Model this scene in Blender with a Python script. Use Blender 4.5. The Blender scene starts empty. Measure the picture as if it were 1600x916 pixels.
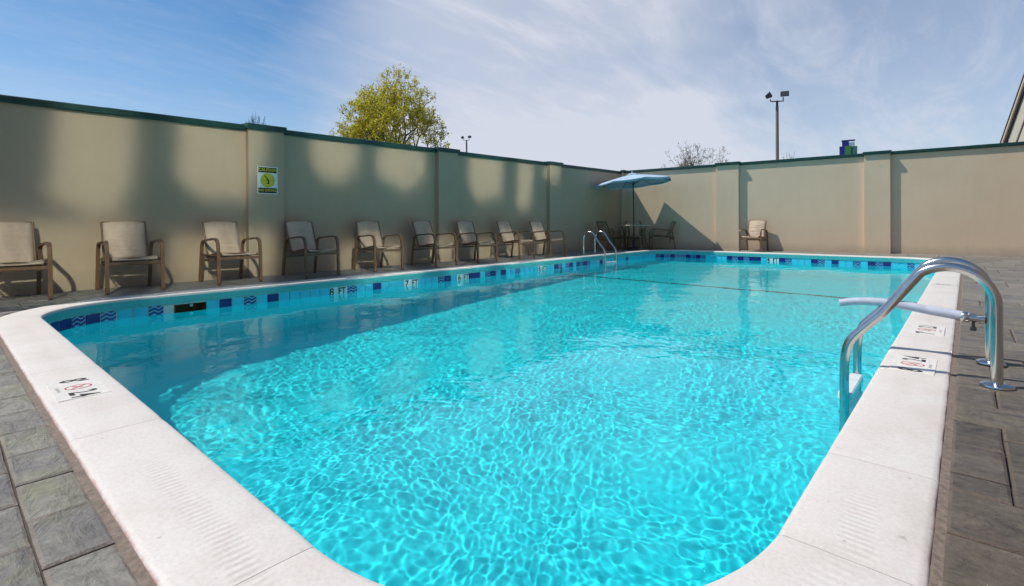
import bpy, bmesh, math, random
import numpy as np
from mathutils import Vector, Matrix
R = math.radians
scene = bpy.context.scene
col = scene.collection

# ------------------------------------------------------------------ camera
EYE = 0.85
cam_d = bpy.data.cameras.new('camera')
cam = bpy.data.objects.new('camera', cam_d); col.objects.link(cam)
cam_d.sensor_width = 36.0
cam_d.lens = 803.04 / 1600 * 36
cam_d.shift_y = -0.06825
cam_d.clip_start = 0.02; cam_d.clip_end = 5000
cam.matrix_world = (Matrix.Translation((0, 0, EYE)) @ Matrix.Rotation(R(41.4816), 4, 'Z')
                    @ Matrix.Rotation(R(90), 4, 'X') @ Matrix.Rotation(R(-0.237), 4, 'Z'))
scene.camera = cam

# ------------------------------------------------------------------ light
SUN = Vector((-0.585, -0.38, 1.0)).normalized()          # towards the sun
sun_d = bpy.data.lights.new('sun', 'SUN')
sun = bpy.data.objects.new('sun', sun_d); col.objects.link(sun)
sun_d.energy = 4.2; sun_d.angle = R(0.53); sun_d.color = (1.0, 0.94, 0.84)
sun.rotation_euler = SUN.to_track_quat('Z', 'Y').to_euler()
sun.location = (0, 0, 30)
sun_d.cycles.is_caustics_light = True

world = bpy.data.worlds.new('World'); scene.world = world
world.use_nodes = True
wn, wl = world.node_tree.nodes, world.node_tree.links
wn.clear()
def W(t, **k):
    n = wn.new(t)
    for a, b in k.items(): setattr(n, a, b)
    return n
out = W('ShaderNodeOutputWorld'); bg = W('ShaderNodeBackground')
sky = W('ShaderNodeTexSky', sky_type='NISHITA', sun_disc=False)
sky.sun_elevation = math.asin(SUN.z); sky.sun_rotation = math.atan2(SUN.x, SUN.y)
sky.air_density = 1.0; sky.dust_density = 0.25; sky.ozone_density = 2.2; sky.altitude = 50
tc = W('ShaderNodeTexCoord'); sep = W('ShaderNodeSeparateXYZ'); wl.new(tc.outputs['Generated'], sep.inputs[0])
def math_(op, a, b=None, c=None):
    n = W('ShaderNodeMath', operation=op)
    for i, v in enumerate((a, b, c)):
        if v is None: continue
        if isinstance(v, (int, float)): n.inputs[i].default_value = v
        else: wl.new(v, n.inputs[i])
    return n.outputs[0]
zz = math_('MAXIMUM', math_('ADD', sep.outputs[2], 0.22), 0.05)
px_ = math_('DIVIDE', sep.outputs[0], zz); py_ = math_('DIVIDE', sep.outputs[1], zz)
cmb = W('ShaderNodeCombineXYZ'); wl.new(px_, cmb.inputs[0]); wl.new(py_, cmb.inputs[1])
def cloud(scale, rot, stretch, detail, rough, dist, lo, hi, off=(0, 0, 0)):
    mp = W('ShaderNodeMapping'); wl.new(cmb.outputs[0], mp.inputs[0])
    mp.inputs['Rotation'].default_value = (0, 0, rot); mp.inputs['Scale'].default_value = stretch
    mp.inputs['Location'].default_value = off
    nz = W('ShaderNodeTexNoise'); wl.new(mp.outputs[0], nz.inputs[0])
    nz.inputs['Scale'].default_value = scale; nz.inputs['Detail'].default_value = detail
    nz.inputs['Roughness'].default_value = rough; nz.inputs['Distortion'].default_value = dist
    mr = W('ShaderNodeMapRange', interpolation_type='SMOOTHSTEP'); wl.new(nz.outputs[0], mr.inputs[0])
    mr.inputs[1].default_value = lo; mr.inputs[2].default_value = hi
    return mr.outputs[0]
c1 = cloud(0.55, R(25), (1.0, 0.55, 1), 3.0, 0.5, 0.2, 0.33, 0.62, (2.3, 0.7, 0))
c2 = cloud(1.7, R(-28), (2.4, 0.8, 1), 8.0, 0.62, 0.6, 0.40, 0.75, (0.4, 3.1, 0))
c3 = cloud(6.0, R(-35), (2.4, 0.9, 1), 6.0, 0.6, 0.5, 0.45, 0.8, (1.1, 0.2, 0))
hz = W('ShaderNodeMapRange', interpolation_type='SMOOTHSTEP'); wl.new(sep.outputs[2], hz.inputs[0])
hz.inputs[1].default_value = 0.34; hz.inputs[2].default_value = 0.02; hz.inputs[3].default_value = 0.0; hz.inputs[4].default_value = 0.36
def toward(px, py, lo, hi):
    # broad bank of thin cloud centred on one compass direction and height
    d = Vector((math.cos(R(41.48)), math.sin(R(41.48)), 0)) * ((px - 800) / 803) + Vector((-math.sin(R(41.48)), math.cos(R(41.48)), 0)) + Vector((0, 0, (349 - py) / 803))
    d.normalize(); vd = W('ShaderNodeVectorMath', operation='DOT_PRODUCT'); wl.new(tc.outputs['Generated'], vd.inputs[0]); vd.inputs[1].default_value = d
    nz = W('ShaderNodeTexNoise'); wl.new(cmb.outputs[0], nz.inputs[0]); nz.inputs['Scale'].default_value = .9; nz.inputs['Detail'].default_value = 3
    v = math_('ADD', vd.outputs['Value'], math_('MULTIPLY', math_('SUBTRACT', nz.outputs[0], .5), .16))
    mr = W('ShaderNodeMapRange', interpolation_type='SMOOTHSTEP'); wl.new(v, mr.inputs[0]); mr.inputs[1].default_value = math.cos(R(hi)); mr.inputs[2].default_value = math.cos(R(lo))
    return mr.outputs[0]
b1 = toward(840, 170, 2, 27); b2 = toward(1330, 130, 2, 24)
veil = math_('ADD', math_('ADD', math_('MULTIPLY', b1, 0.70), math_('MULTIPLY', b2, 0.30)), math_('MULTIPLY', c1, 0.06))
wisp = math_('MULTIPLY', c2, math_('ADD', math_('MULTIPLY', math_('MAXIMUM', b1, b2), 0.18), 0.11))
fine = math_('MULTIPLY', c3, 0.10)
dens = math_('MINIMUM', math_('ADD', math_('ADD', math_('ADD', veil, wisp), fine), hz.outputs[0]), 0.93)
mix = W('ShaderNodeMix', data_type='RGBA')
tint = W('ShaderNodeMix', data_type='RGBA', blend_type='MULTIPLY'); tint.inputs[0].default_value = 1.0
wl.new(sky.outputs[0], tint.inputs[6]); tint.inputs[7].default_value = (.65, .96, 1.14, 1)
wl.new(dens, mix.inputs[0]); wl.new(tint.outputs[2], mix.inputs[6])
mix.inputs[7].default_value = (6.9, 7.2, 8.1, 1)
wl.new(mix.outputs[2], bg.inputs[0]); bg.inputs[1].default_value = 0.10
wl.new(bg.outputs[0], out.inputs[0])

scene.view_settings.view_transform = 'Standard'; scene.view_settings.look = 'None'
scene.view_settings.exposure = 0.0; scene.view_settings.gamma = 1.0
scene.view_settings.use_curve_mapping = False
scene.render.engine = 'CYCLES'
cy = scene.cycles
cy.use_denoising = True; cy.denoiser = 'OPENIMAGEDENOISE'
cy.caustics_reflective = True; cy.caustics_refractive = True
cy.max_bounces = 10; cy.diffuse_bounces = 4; cy.glossy_bounces = 5; cy.transmission_bounces = 6
cy.sample_clamp_indirect = 0.0; cy.blur_glossy = 0.0
cy.use_guiding = True; cy.use_surface_guiding = True; cy.guiding_training_samples = 64

# ------------------------------------------------------------------ helpers
rnd = random.Random(7)
def nodes_mat(name):
    m = bpy.data.materials.new(name); m.use_nodes = True
    nt = m.node_tree; b = nt.nodes['Principled BSDF']
    return m, nt, b
class NT:
    """small helper for building node trees"""
    def __init__(s, nt): s.nt = nt
    def n(s, t, ins=None, **k):
        x = s.nt.nodes.new(t)
        for a, b in k.items(): setattr(x, a, b)
        for key, v in (ins or {}).items():
            if hasattr(v, 'is_linked') or isinstance(v, bpy.types.NodeSocket): s.nt.links.new(v, x.inputs[key])
            else: x.inputs[key].default_value = v
        return x
    def l(s, a, b): s.nt.links.new(a, b)
    def math(s, op, a, b=0.0, c=0.0): return s.n('ShaderNodeMath', {0: a, 1: b, 2: c}, operation=op).outputs[0]
    def ramp(s, fac, stops):
        r = s.n('ShaderNodeValToRGB', {0: fac}); e = r.color_ramp.elements
        while len(e) < len(stops): e.new(0.5)
        for i, (p, c) in enumerate(stops): e[i].position = p; e[i].color = (*c, 1) if len(c) == 3 else c
        return r.outputs[0]
    def noise(s, vec, scale, detail=4, rough=.5, dist=0): return s.n('ShaderNodeTexNoise', {'Vector': vec, 'Scale': scale, 'Detail': detail, 'Roughness': rough, 'Distortion': dist}).outputs[0]
    def mixc(s, fac, a, b, mode='MIX'):
        x = s.n('ShaderNodeMix', data_type='RGBA', blend_type=mode)
        for i, v in ((0, fac), (6, a), (7, b)):
            if isinstance(v, bpy.types.NodeSocket): s.l(v, x.inputs[i])
            elif i == 0: x.inputs[0].default_value = v
            else: x.inputs[i].default_value = (*v, 1) if len(v) == 3 else v
        return x.outputs[2]
    def bump(s, h, strength, dist, normal=None):
        b = s.n('ShaderNodeBump', {'Height': h, 'Strength': strength, 'Distance': dist})
        if normal: s.l(normal, b.inputs['Normal'])
        return b.outputs[0]
def simple(name, colr, rough=.5, metal=0, bump=0, scale=40, var=0.12, spec=.5, detail=5):
    m, nt, b = nodes_mat(name); t = NT(nt)
    g = t.n('ShaderNodeNewGeometry').outputs['Position']
    nz = t.noise(g, scale, detail, .6)
    c = tuple(colr)
    cc = t.ramp(nz, [(.3, tuple(v * (1 - var) for v in c)), (.7, tuple(min(1, v * (1 + var)) for v in c))])
    t.l(cc, b.inputs['Base Color'])
    b.inputs['Roughness'].default_value = rough; b.inputs['Metallic'].default_value = metal
    b.inputs['Specular IOR Level'].default_value = spec
    if bump: t.l(t.bump(nz, bump, .01), b.inputs['Normal'])
    return m

class MB:
    """collects shapes into one mesh"""
    def __init__(s): s.v = []; s.f = []; s.mi = []; s.uv = {}
    def add(s, vs, fs, M=None, mi=0):
        o = len(s.v)
        s.v += [tuple(M @ Vector(p)) if M is not None else tuple(p) for p in vs]
        s.f += [tuple(i + o for i in f) for f in fs]; s.mi += [mi] * len(fs)
    def box(s, x0, x1, y0, y1, z0, z1, M=None, mi=0, bevel=0.0):
        if bevel:
            b = bevel; vs = []; 
            bm = bmesh.new(); bmesh.ops.create_cube(bm, size=1)
            for v in bm.verts: v.co = Vector(((x0 + x1) / 2 + v.co.x * (x1 - x0), (y0 + y1) / 2 + v.co.y * (y1 - y0), (z0 + z1) / 2 + v.co.z * (z1 - z0)))
            bmesh.ops.bevel(bm, geom=bm.edges[:], offset=b, segments=1, affect='EDGES')
            bm.verts.index_update()
            s.add([v.co[:] for v in bm.verts], [[q.index for q in f.verts] for f in bm.faces], M, mi); bm.free(); return
        vs = [(x, y, z) for z in (z0, z1) for y in (y0, y1) for x in (x0, x1)]
        s.add(vs, [(0, 2, 3, 1), (4, 5, 7, 6), (0, 1, 5, 4), (2, 6, 7, 3), (0, 4, 6, 2), (1, 3, 7, 5)], M, mi)
    def sweep(s, path, prof, up=Vector((0, 1, 0)), M=None, mi=0, caps=True, scales=None):
        """prof: 2D points (a,b) placed along a=side (up vector) and b=normal"""
        path = [Vector(p) for p in path]; n = len(path); m = len(prof); vs = []; fs = []
        prev = None
        for i, p in enumerate(path):
            t = (path[min(i + 1, n - 1)] - path[max(i - 1, 0)]).normalized()
            a = up - t * up.dot(t)
            if a.length < 1e-4: a = prev if prev else t.orthogonal()
            a = a.normalized(); prev = a
            b = t.cross(a).normalized(); sc = scales[i] if scales else 1
            for (u, v) in prof: vs.append(p + a * (u * sc) + b * (v * sc))
        for i in range(n - 1):
            for j in range(m):
                k = (j + 1) % m
                fs.append((i * m + j, i * m + k, (i + 1) * m + k, (i + 1) * m + j))
        if caps:
            fs.append(tuple(range(m - 1, -1, -1))); fs.append(tuple((n - 1) * m + j for j in range(m)))
        s.add([v[:] for v in vs], fs, M, mi)
    def tube(s, path, r, seg=10, M=None, mi=0, scales=None, up=Vector((0, 1, 0))):
        s.sweep(path, [(r * math.cos(2 * math.pi * k / seg), r * math.sin(2 * math.pi * k / seg)) for k in range(seg)], up, M, mi, True, scales)
    def lathe(s, prof, seg=20, M=None, mi=0):
        n = len(prof); vs = [(r * math.cos(2 * math.pi * k / seg), r * math.sin(2 * math.pi * k / seg), z) for (r, z) in prof for k in range(seg)]
        fs = [(i * seg + k, i * seg + (k + 1) % seg, (i + 1) * seg + (k + 1) % seg, (i + 1) * seg + k) for i in range(n - 1) for k in range(seg)]
        fs.append(tuple(range(seg - 1, -1, -1))); fs.append(tuple((n - 1) * seg + k for k in range(seg)))
        s.add(vs, fs, M, mi)
    def build(s, name, mat, parent=None, smooth=False, kind=None, loc=None):
        me = bpy.data.meshes.new(name); me.from_pydata(s.v, [], s.f)
        mats = mat if isinstance(mat, (list, tuple)) else [mat]
        for m in mats: me.materials.append(m)
        if len(mats) > 1: me.polygons.foreach_set('material_index', s.mi)
        if smooth:
            me.polygons.foreach_set('use_smooth', [True] * len(me.polygons))
            if smooth != 'all':
                try: me.set_sharp_from_angle(angle=R(40))
                except Exception: pass
        me.update()
        return link(name, me, parent, kind, loc)
def link(name, me, parent=None, kind=None, loc=None):
    o = bpy.data.objects.new(name, me); col.objects.link(o)
    if parent is not None: o.parent = parent
    if kind: o['kind'] = kind
    if loc is not None: o.location = loc
    return o
def thing(name, label, cat, loc=(0, 0, 0), rz=0, group=None, kind=None):
    o = bpy.data.objects.new(name, None); col.objects.link(o)
    o.empty_display_size = .1
    o.location = loc; o.rotation_euler = (0, 0, rz)
    if label: o['label'] = label
    if cat: o['category'] = cat
    if group: o['group'] = group
    if kind: o['kind'] = kind
    return o
def copy_tree(root, loc, rz, label):
    r = root.copy(); col.objects.link(r); r.location = loc; r.rotation_euler = (0, 0, rz); r['label'] = label
    def rec(src, dst):
        for ch in src.children:
            c = ch.copy(); col.objects.link(c); c.parent = dst; rec(ch, c)
    rec(root, r); return r
def text_mesh(txt, size, ext=0.0, bold=False):
    cu = bpy.data.curves.new('t', 'FONT'); cu.body = txt; cu.size = size; cu.extrude = ext
    cu.align_x = 'CENTER'; cu.align_y = 'CENTER'; cu.resolution_u = 3
    if bold: cu.offset = size * 0.018
    o = bpy.data.objects.new('t', cu); col.objects.link(o)
    dg = bpy.context.evaluated_depsgraph_get()
    me = bpy.data.meshes.new_from_object(o.evaluated_get(dg))
    bpy.data.objects.remove(o); bpy.data.curves.remove(cu)
    return me
def arc(cx, cz, r, a0, a1, n, y=0):
    return [(cx + r * math.cos(R(a0 + (a1 - a0) * i / n)), y, cz + r * math.sin(R(a0 + (a1 - a0) * i / n))) for i in range(n + 1)]
def smooth_path(pts, it=2):
    pts = [Vector(p) for p in pts]
    for _ in range(it):
        q = [pts[0]]
        for a, b in zip(pts[:-1], pts[1:]): q += [a * .75 + b * .25, a * .25 + b * .75]
        q.append(pts[-1]); pts = q
    return pts

# ------------------------------------------------------------------ materials
M_ = {}
def mk_stone():
    m, nt, b = nodes_mat('stamped_slate'); t = NT(nt)
    pos = t.n('ShaderNodeNewGeometry').outputs['Position']
    tone = t.n('ShaderNodeAttribute', attribute_name='tone').outputs['Fac']
    edge = t.math('GREATER_THAN', tone, 1.5); tone = t.math('FRACT', tone)
    off_ = t.n('ShaderNodeVectorMath', {0: pos}, operation='ADD'); cm = t.n('ShaderNodeCombineXYZ', {0: t.math('MULTIPLY', tone, 37.0), 1: t.math('MULTIPLY', tone, 91.0)}); t.l(cm.outputs[0], off_.inputs[1])
    q = off_.outputs[0]                                   # every stone samples its own piece of the pattern
    base = t.ramp(t.math('ADD', t.math('MULTIPLY', tone, .7), t.math('MULTIPLY', t.noise(pos, 1.4, 4, .6), .35)),
                  [(.12, (.118, .110, .108)), (.34, (.180, .172, .160)), (.52, (.165, .160, .165)), (.70, (.215, .205, .175)), (.92, (.270, .255, .230))])
    mp = t.n('ShaderNodeMapping', {'Vector': q, 'Scale': (1.0, 1.7, 1), 'Rotation': (0, 0, .5)})
    rel = t.noise(mp.outputs[0], 5.0, 10, .66, 1.1)        # the slate relief
    c = t.mixc(t.math('MULTIPLY', t.ramp(rel, [(.40, (0, 0, 0)), (.70, (1, 1, 1))]), .62), base, (.36, .34, .30))
    c = t.mixc(t.math('MULTIPLY', t.ramp(rel, [(.26, (1, 1, 1)), (.44, (0, 0, 0))]), .72), c, (.070, .066, .066))
    gr = t.ramp(t.noise(q, 2.6, 5, .65, .5), [(.50, (0, 0, 0)), (.66, (1, 1, 1))])
    c = t.mixc(t.math('MULTIPLY', gr, .55), c, (.235, .235, .135))
    pu = t.ramp(t.noise(q, 3.7, 4, .6, .9), [(.54, (0, 0, 0)), (.70, (1, 1, 1))])
    c = t.mixc(t.math('MULTIPLY', pu, .5), c, (.215, .18, .185))
    vo = t.n('ShaderNodeTexVoronoi', {'Vector': q, 'Scale': 26.0, 'Randomness': 1.0}, feature='DISTANCE_TO_EDGE').outputs[0]
    chip = t.ramp(t.noise(q, 34, 4, .7), [(.32, (.72, .72, .72)), (.62, (1.12, 1.12, 1.12))]); c = t.mixc(.9, c, chip, 'MULTIPLY')
    c = t.mixc(t.math('MULTIPLY', edge, .6), c, t.mixc(t.noise(pos, 5, 4, .6), (.13, .11, .095), (.40, .33, .27)))
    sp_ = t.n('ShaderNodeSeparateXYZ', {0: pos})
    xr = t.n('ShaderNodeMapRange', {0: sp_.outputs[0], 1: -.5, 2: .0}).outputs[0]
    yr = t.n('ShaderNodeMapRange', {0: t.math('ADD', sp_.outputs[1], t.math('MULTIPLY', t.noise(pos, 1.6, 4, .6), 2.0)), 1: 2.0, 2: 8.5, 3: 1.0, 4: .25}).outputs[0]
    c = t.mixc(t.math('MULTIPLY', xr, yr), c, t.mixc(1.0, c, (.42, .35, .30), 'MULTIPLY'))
    t.l(c, b.inputs['Base Color'])
    t.l(t.ramp(rel, [(.25, (.45, .45, .45)), (.7, (.82, .82, .82))]), b.inputs['Roughness'])
    n0 = t.bump(t.noise(q, 2.2, 4, .6, .8), .8, .03); n1 = t.bump(rel, 1.0, .028, n0); n2 = t.bump(t.noise(q, 48, 6, .7), .7, .004, n1)
    t.l(n2, b.inputs['Normal']); return m
def mk_coping():
    m, nt, b = nodes_mat('white_coping'); t = NT(nt)
    pos = t.n('ShaderNodeNewGeometry').outputs['Position']
    uv = t.n('ShaderNodeUVMap').outputs[0]
    s = t.n('ShaderNodeSeparateXYZ', {0: uv}); u, v = s.outputs[0], s.outputs[1]
    blot = t.noise(pos, 3.0, 6, .6, .3)
    c = t.ramp(blot, [(.25, (.615, .565, .525)), (.5, (.675, .635, .60)), (.75, (.69, .665, .635))])
    fl = t.ramp(t.noise(pos, 90, 4, .7), [(.3, (.90, .89, .88)), (.6, (1.03, 1.03, 1.03))])
    c = t.mixc(1.0, c, fl, 'MULTIPLY')
    sp = t.ramp(t.noise(pos, 26, 2, .4), [(.21, (1, 1, 1)), (.25, (0, 0, 0))])
    c = t.mixc(t.math('MULTIPLY', sp, .5), c, (.30, .26, .22))
    # reddish primer showing along the outer edge
    ed = t.ramp(t.math('ADD', v, t.math('MULTIPLY', t.noise(pos, 22, 4, .7), .022)), [(.322, (0, 0, 0)), (.330, (1, 1, 1))])
    c = t.mixc(t.math('MULTIPLY', ed, .75), c, (.42, .17, .14))
    # comb marks left by the float
    w = t.math('SINE', t.math('ADD', t.math('MULTIPLY', u, 2 * math.pi / .026), t.math('MULTIPLY', t.noise(pos, 7, 3, .5), 3.5)))
    band = t.ramp(t.math('ADD', v, t.math('MULTIPLY', t.noise(pos, 2.0, 3, .5), .10)), [(.150, (0, 0, 0)), (.185, (1, 1, 1)), (.225, (1, 1, 1)), (.262, (0, 0, 0))])
    pat = t.ramp(t.noise(pos, 1.1, 2, .5), [(.42, (0, 0, 0)), (.56, (1, 1, 1))])
    mask = t.math('MULTIPLY', band, pat)
    h = t.math('MULTIPLY', w, mask)
    c = t.mixc(t.math('MULTIPLY', t.math('MAXIMUM', t.math('MULTIPLY', h, -1.0), 0.0), .16), c, (.36, .30, .26))
    t.l(c, b.inputs['Base Color']); b.inputs['Roughness'].default_value = .62
    n1 = t.bump(h, .5, .0022); n2 = t.bump(t.noise(pos, 110, 6, .7), .35, .0015, n1)
    n3 = t.bump(t.noise(pos, 5, 3, .5), .3, .012, n2)
    t.l(n3, b.inputs['Normal']); return m
def mk_wall(name, ca, cb):
    m, nt, b = nodes_mat(name); t = NT(nt)
    pos = t.n('ShaderNodeTexCoord').outputs['Object']
    s = t.n('ShaderNodeSeparateXYZ', {0: pos})
    cv = t.n('ShaderNodeCombineXYZ', {0: s.outputs[0], 1: s.outputs[2], 2: 0.0}).outputs[0]
    br = t.n('ShaderNodeTexBrick', {'Vector': cv, 'Scale': 1.0, 'Mortar Size': .006, 'Mortar Smooth': .6, 'Brick Width': .406, 'Row Height': .203})
    blot = t.noise(pos, .8, 5, .6)
    c = t.ramp(blot, [(.3, ca), (.7, cb)])
    st = t.n('ShaderNodeMapping', {'Vector': pos, 'Scale': (3.0, 3.0, .35)})
    drip = t.ramp(t.noise(st.outputs[0], 1.6, 6, .65), [(.3, (.92, .91, .89)), (.6, (1.02, 1.02, 1.02))])
    c = t.mixc(.3, c, drip, 'MULTIPLY')
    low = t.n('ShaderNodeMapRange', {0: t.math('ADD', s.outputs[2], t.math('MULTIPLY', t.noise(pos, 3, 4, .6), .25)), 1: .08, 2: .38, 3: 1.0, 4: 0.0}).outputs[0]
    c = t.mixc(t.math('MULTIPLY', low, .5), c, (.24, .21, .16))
    t.l(c, b.inputs['Base Color']); b.inputs['Roughness'].default_value = .75
    n1 = t.bump(br.outputs['Fac'], -.5, .004); n2 = t.bump(t.noise(pos, 70, 5, .7), .3, .003, n1)
    t.l(n2, b.inputs['Normal']); return m
def mk_plaster():
    m, nt, b = nodes_mat('pool_plaster'); t = NT(nt)
    pos = t.n('ShaderNodeNewGeometry').outputs['Position']
    c = t.ramp(t.noise(pos, 1.3, 5, .6), [(.3, (.004, .72, .80)), (.7, (.006, .78, .85))])
    t.l(c, b.inputs['Base Color']); b.inputs['Roughness'].default_value = .7; return m
def mk_water():
    m = bpy.data.materials.new('pool_water'); m.use_nodes = True; nt = m.node_tree; nt.nodes.clear(); t = NT(nt)
    o = t.n('ShaderNodeOutputMaterial')
    gl = t.n('ShaderNodeBsdfGlass', {'Color': (.86, .99, 1.0, 1), 'Roughness': 0.0, 'IOR': 1.33})
    t.l(gl.outputs[0], o.inputs[0]); return m
def mk_tile(name, a, b_=None, wave=False):
    m, nt, b = nodes_mat(name); t = NT(nt)
    pos = t.n('ShaderNodeTexCoord').outputs['Object']
    if wave:
        s = t.n('ShaderNodeSeparateXYZ', {0: pos})
        w = t.math('SINE', t.math('ADD', t.math('MULTIPLY', s.outputs[2], 2 * math.pi / .043), t.math('MULTIPLY', t.math('SINE', t.math('MULTIPLY', s.outputs[0], 2 * math.pi / .095)), 1.6)))
        c = t.ramp(t.math('ADD', t.math('MULTIPLY', w, .5), .5), [(.70, a), (.84, b_)])
    else: c = t.ramp(t.noise(pos, 14, 3, .5), [(.3, tuple(v * .9 for v in a)), (.7, a)])
    if not isinstance(c, bpy.types.NodeSocket): b.inputs['Base Color'].default_value = (*a, 1)
    else: t.l(c, b.inputs['Base Color'])
    b.inputs['Roughness'].default_value = .12; return m
def mk_steel():
    m, nt, b = nodes_mat('stainless_steel'); t = NT(nt)
    pos = t.n('ShaderNodeTexCoord').outputs['Object']
    b.inputs['Base Color'].default_value = (.60, .58, .56, 1); b.inputs['Metallic'].default_value = 1
    rg = t.ramp(t.noise(pos, 18, 6, .7), [(.3, (.13, .13, .13)), (.7, (.26, .26, .26))]); t.l(rg, b.inputs['Roughness'])
    t.l(t.bump(t.noise(pos, 60, 4, .6), .05, .002), b.inputs['Normal']); return m
def mk_sling():
    m, nt, b = nodes_mat('beige_sling'); t = NT(nt)
    pos = t.n('ShaderNodeTexCoord').outputs['Object']
    c = t.ramp(t.noise(pos, 9, 4, .6), [(.3, (.50, .385, .285)), (.7, (.59, .465, .355))])
    ck = t.n('ShaderNodeTexChecker', {'Vector': pos, 'Scale': 260, 'Color1': (1, 1, 1, 1), 'Color2': (.86, .86, .86, 1)}).outputs[0]
    oi = t.n('ShaderNodeObjectInfo').outputs['Random']
    c = t.mixc(1, c, t.ramp(oi, [(0, (.84, .82, .80)), (1, (1.08, 1.06, 1.02))]), 'MULTIPLY')
    st_ = t.ramp(t.noise(t.n('ShaderNodeVectorMath', {0: pos, 1: (0, 0, 0)}, operation='ADD').outputs[0], 4, 5, .65), [(.35, (.86, .84, .80)), (.6, (1, 1, 1))]); c = t.mixc(.8, c, st_, 'MULTIPLY')
    c = t.mixc(1, c, ck, 'MULTIPLY'); t.l(c, b.inputs['Base Color']); b.inputs['Roughness'].default_value = .6
    mp = t.n('ShaderNodeMapping', {'Vector': pos, 'Scale': (3, 1.2, 9), 'Rotation': (.35, 0, 0)})
    t.l(t.bump(t.noise(mp.outputs[0], 2.0, 2, .5), .7, .025), b.inputs['Normal']); return m
def mk_foliage(name, cs):
    m = bpy.data.materials.new(name); m.use_nodes = True; nt = m.node_tree; nt.nodes.clear(); t = NT(nt)
    o = t.n('ShaderNodeOutputMaterial'); at = t.n('ShaderNodeAttribute', attribute_name='tone').outputs['Fac']
    c = t.ramp(at, [(i / (len(cs) - 1), x) for i, x in enumerate(cs)])
    d = t.n('ShaderNodeBsdfDiffuse', {0: c}); tr = t.n('ShaderNodeBsdfTranslucent', {0: c})
    mx = t.n('ShaderNodeMixShader', {0: .5, 1: d.outputs[0], 2: tr.outputs[0]}); t.l(mx.outputs[0], o.inputs[0]); return m
STONE = mk_stone(); COPING = mk_coping(); WALLM = mk_wall('painted_block', (.425, .330, .225), (.475, .370, .258)); WALLF = mk_wall('sunlit_painted_block', (.65, .495, .345), (.71, .545, .385)); PLASTER = mk_plaster(); WATER = mk_water()  # one wall paint: darker copy for shade, lighter copy for the sunlit far wall
STEEL = mk_steel(); SLING = mk_sling()
NAVY = mk_tile('navy_tile', (.010, .018, .20)); WAVE = mk_tile('wave_tile', (.012, .04, .24), (.18, .50, .66), True)
AQUA = mk_tile('aqua_tile', (.05, .60, .80)); PALE = mk_tile('pale_tile', (.62, .82, .84))
GROUT = simple('grout', (.52, .66, .68), .8)
MORTAR = simple('joint_mortar', (.095, .082, .070), .9, bump=.5, scale=60)
JOINT = simple('expansion_joint', (.20, .155, .125), .85, bump=.7, scale=45, var=.3)
CAPM = simple('green_metal', (.005, .045, .037), .42, 0, .1, 6, .25)
BRONZE = simple('bronze_frame', (.145, .075, .038), .42, 0, 0, 30, .15)
DARK = simple('dark_metal', (.03, .03, .032), .5)
BLACK = simple('black_ink', (.012, .012, .014), .6); RED = simple('red_ink', (.55, .03, .03), .6)
GREY = simple('grey_ink', (.35, .35, .36), .7)
YELLOW = simple('sign_yellow', (.60, .58, .04), .6); WHITE = simple('sign_white', (.74, .76, .72), .5)
PLASTIC = simple('white_plastic', (.70, .72, .72), .35, bump=.1, scale=25)
CANVAS = simple('blue_canvas', (.40, .53, .66), .8, 0, .15, 12, .1)
ASPH = simple('asphalt', (.055, .055, .056), .9, 0, .4, 20)
BARK = simple('bark', (.075, .058, .045), .9, 0, .6, 20, .3)
STUCCO = simple('stucco', (.56, .52, .43), .8, 0, .3, 15)
TRIM = simple('red_trim', (.16, .025, .045), .5); TAUPE = simple('taupe_trim', (.30, .25, .21), .6)
CONC = simple('floor_line', (.012, .05, .07), .7)
POLE = simple('pole_grey', (.21, .18, .17), .6)

# ------------------------------------------------------------------ layout
PX0, PX1, PY0, PY1, PR = -7.17, -0.387, 0.67, 15.09, 0.88  # inner edge of the coping
CW = 0.32                                                   # coping width
WZ = -0.215                                                 # water level
LA, LC = Vector((-8.63, -0.5, 0)), Vector((-8.95, 15.9, 0))  # left wall line
FB = Vector((1.04, 17.3, 0))                                # far wall runs LC -> FB and on

def loop_pt(s):
    """point and inward normal of the pool's inner edge at arc length s (counter-clockwise, start south side)"""
    w = PX1 - PX0 - 2 * PR; h = PY1 - PY0 - 2 * PR; q = math.pi * PR / 2
    segs = [('l', w, (PX0 + PR, PY0), (1, 0)), ('a', q, (PX1 - PR, PY0 + PR), -90), ('l', h, (PX1, PY0 + PR), (0, 1)),
            ('a', q, (PX1 - PR, PY1 - PR), 0), ('l', w, (PX1 - PR, PY1), (-1, 0)), ('a', q, (PX0 + PR, PY1 - PR), 90),
            ('l', h, (PX0, PY1 - PR), (0, -1)), ('a', q, (PX0 + PR, PY0 + PR), 180)]
    L = sum(x[1] for x in segs); s = s % L
    for k, ln, p, d in segs:
        if s <= ln + 1e-9:
            if k == 'l': return (p[0] + d[0] * s, p[1] + d[1] * s), (d[1], -d[0])
            a = R(d) + s / PR; return (p[0] + PR * math.cos(a), p[1] + PR * math.sin(a)), (math.cos(a), math.sin(a))
        s -= ln
LOOP = 2 * (PX1 - PX0 - 2 * PR) + 2 * (PY1 - PY0 - 2 * PR) + 2 * math.pi * PR
def off(s, d):
    p, n = loop_pt(s); return (p[0] + n[0] * d, p[1] + n[1] * d)
S_E0 = (PX1 - PX0 - 2 * PR) + math.pi * PR / 2           # start of the east side
S_N0 = S_E0 + (PY1 - PY0 - 2 * PR) + math.pi * PR / 2
S_W0 = S_N0 + (PX1 - PX0 - 2 * PR) + math.pi * PR / 2
H_ = PY1 - PY0 - 2 * PR

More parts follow.
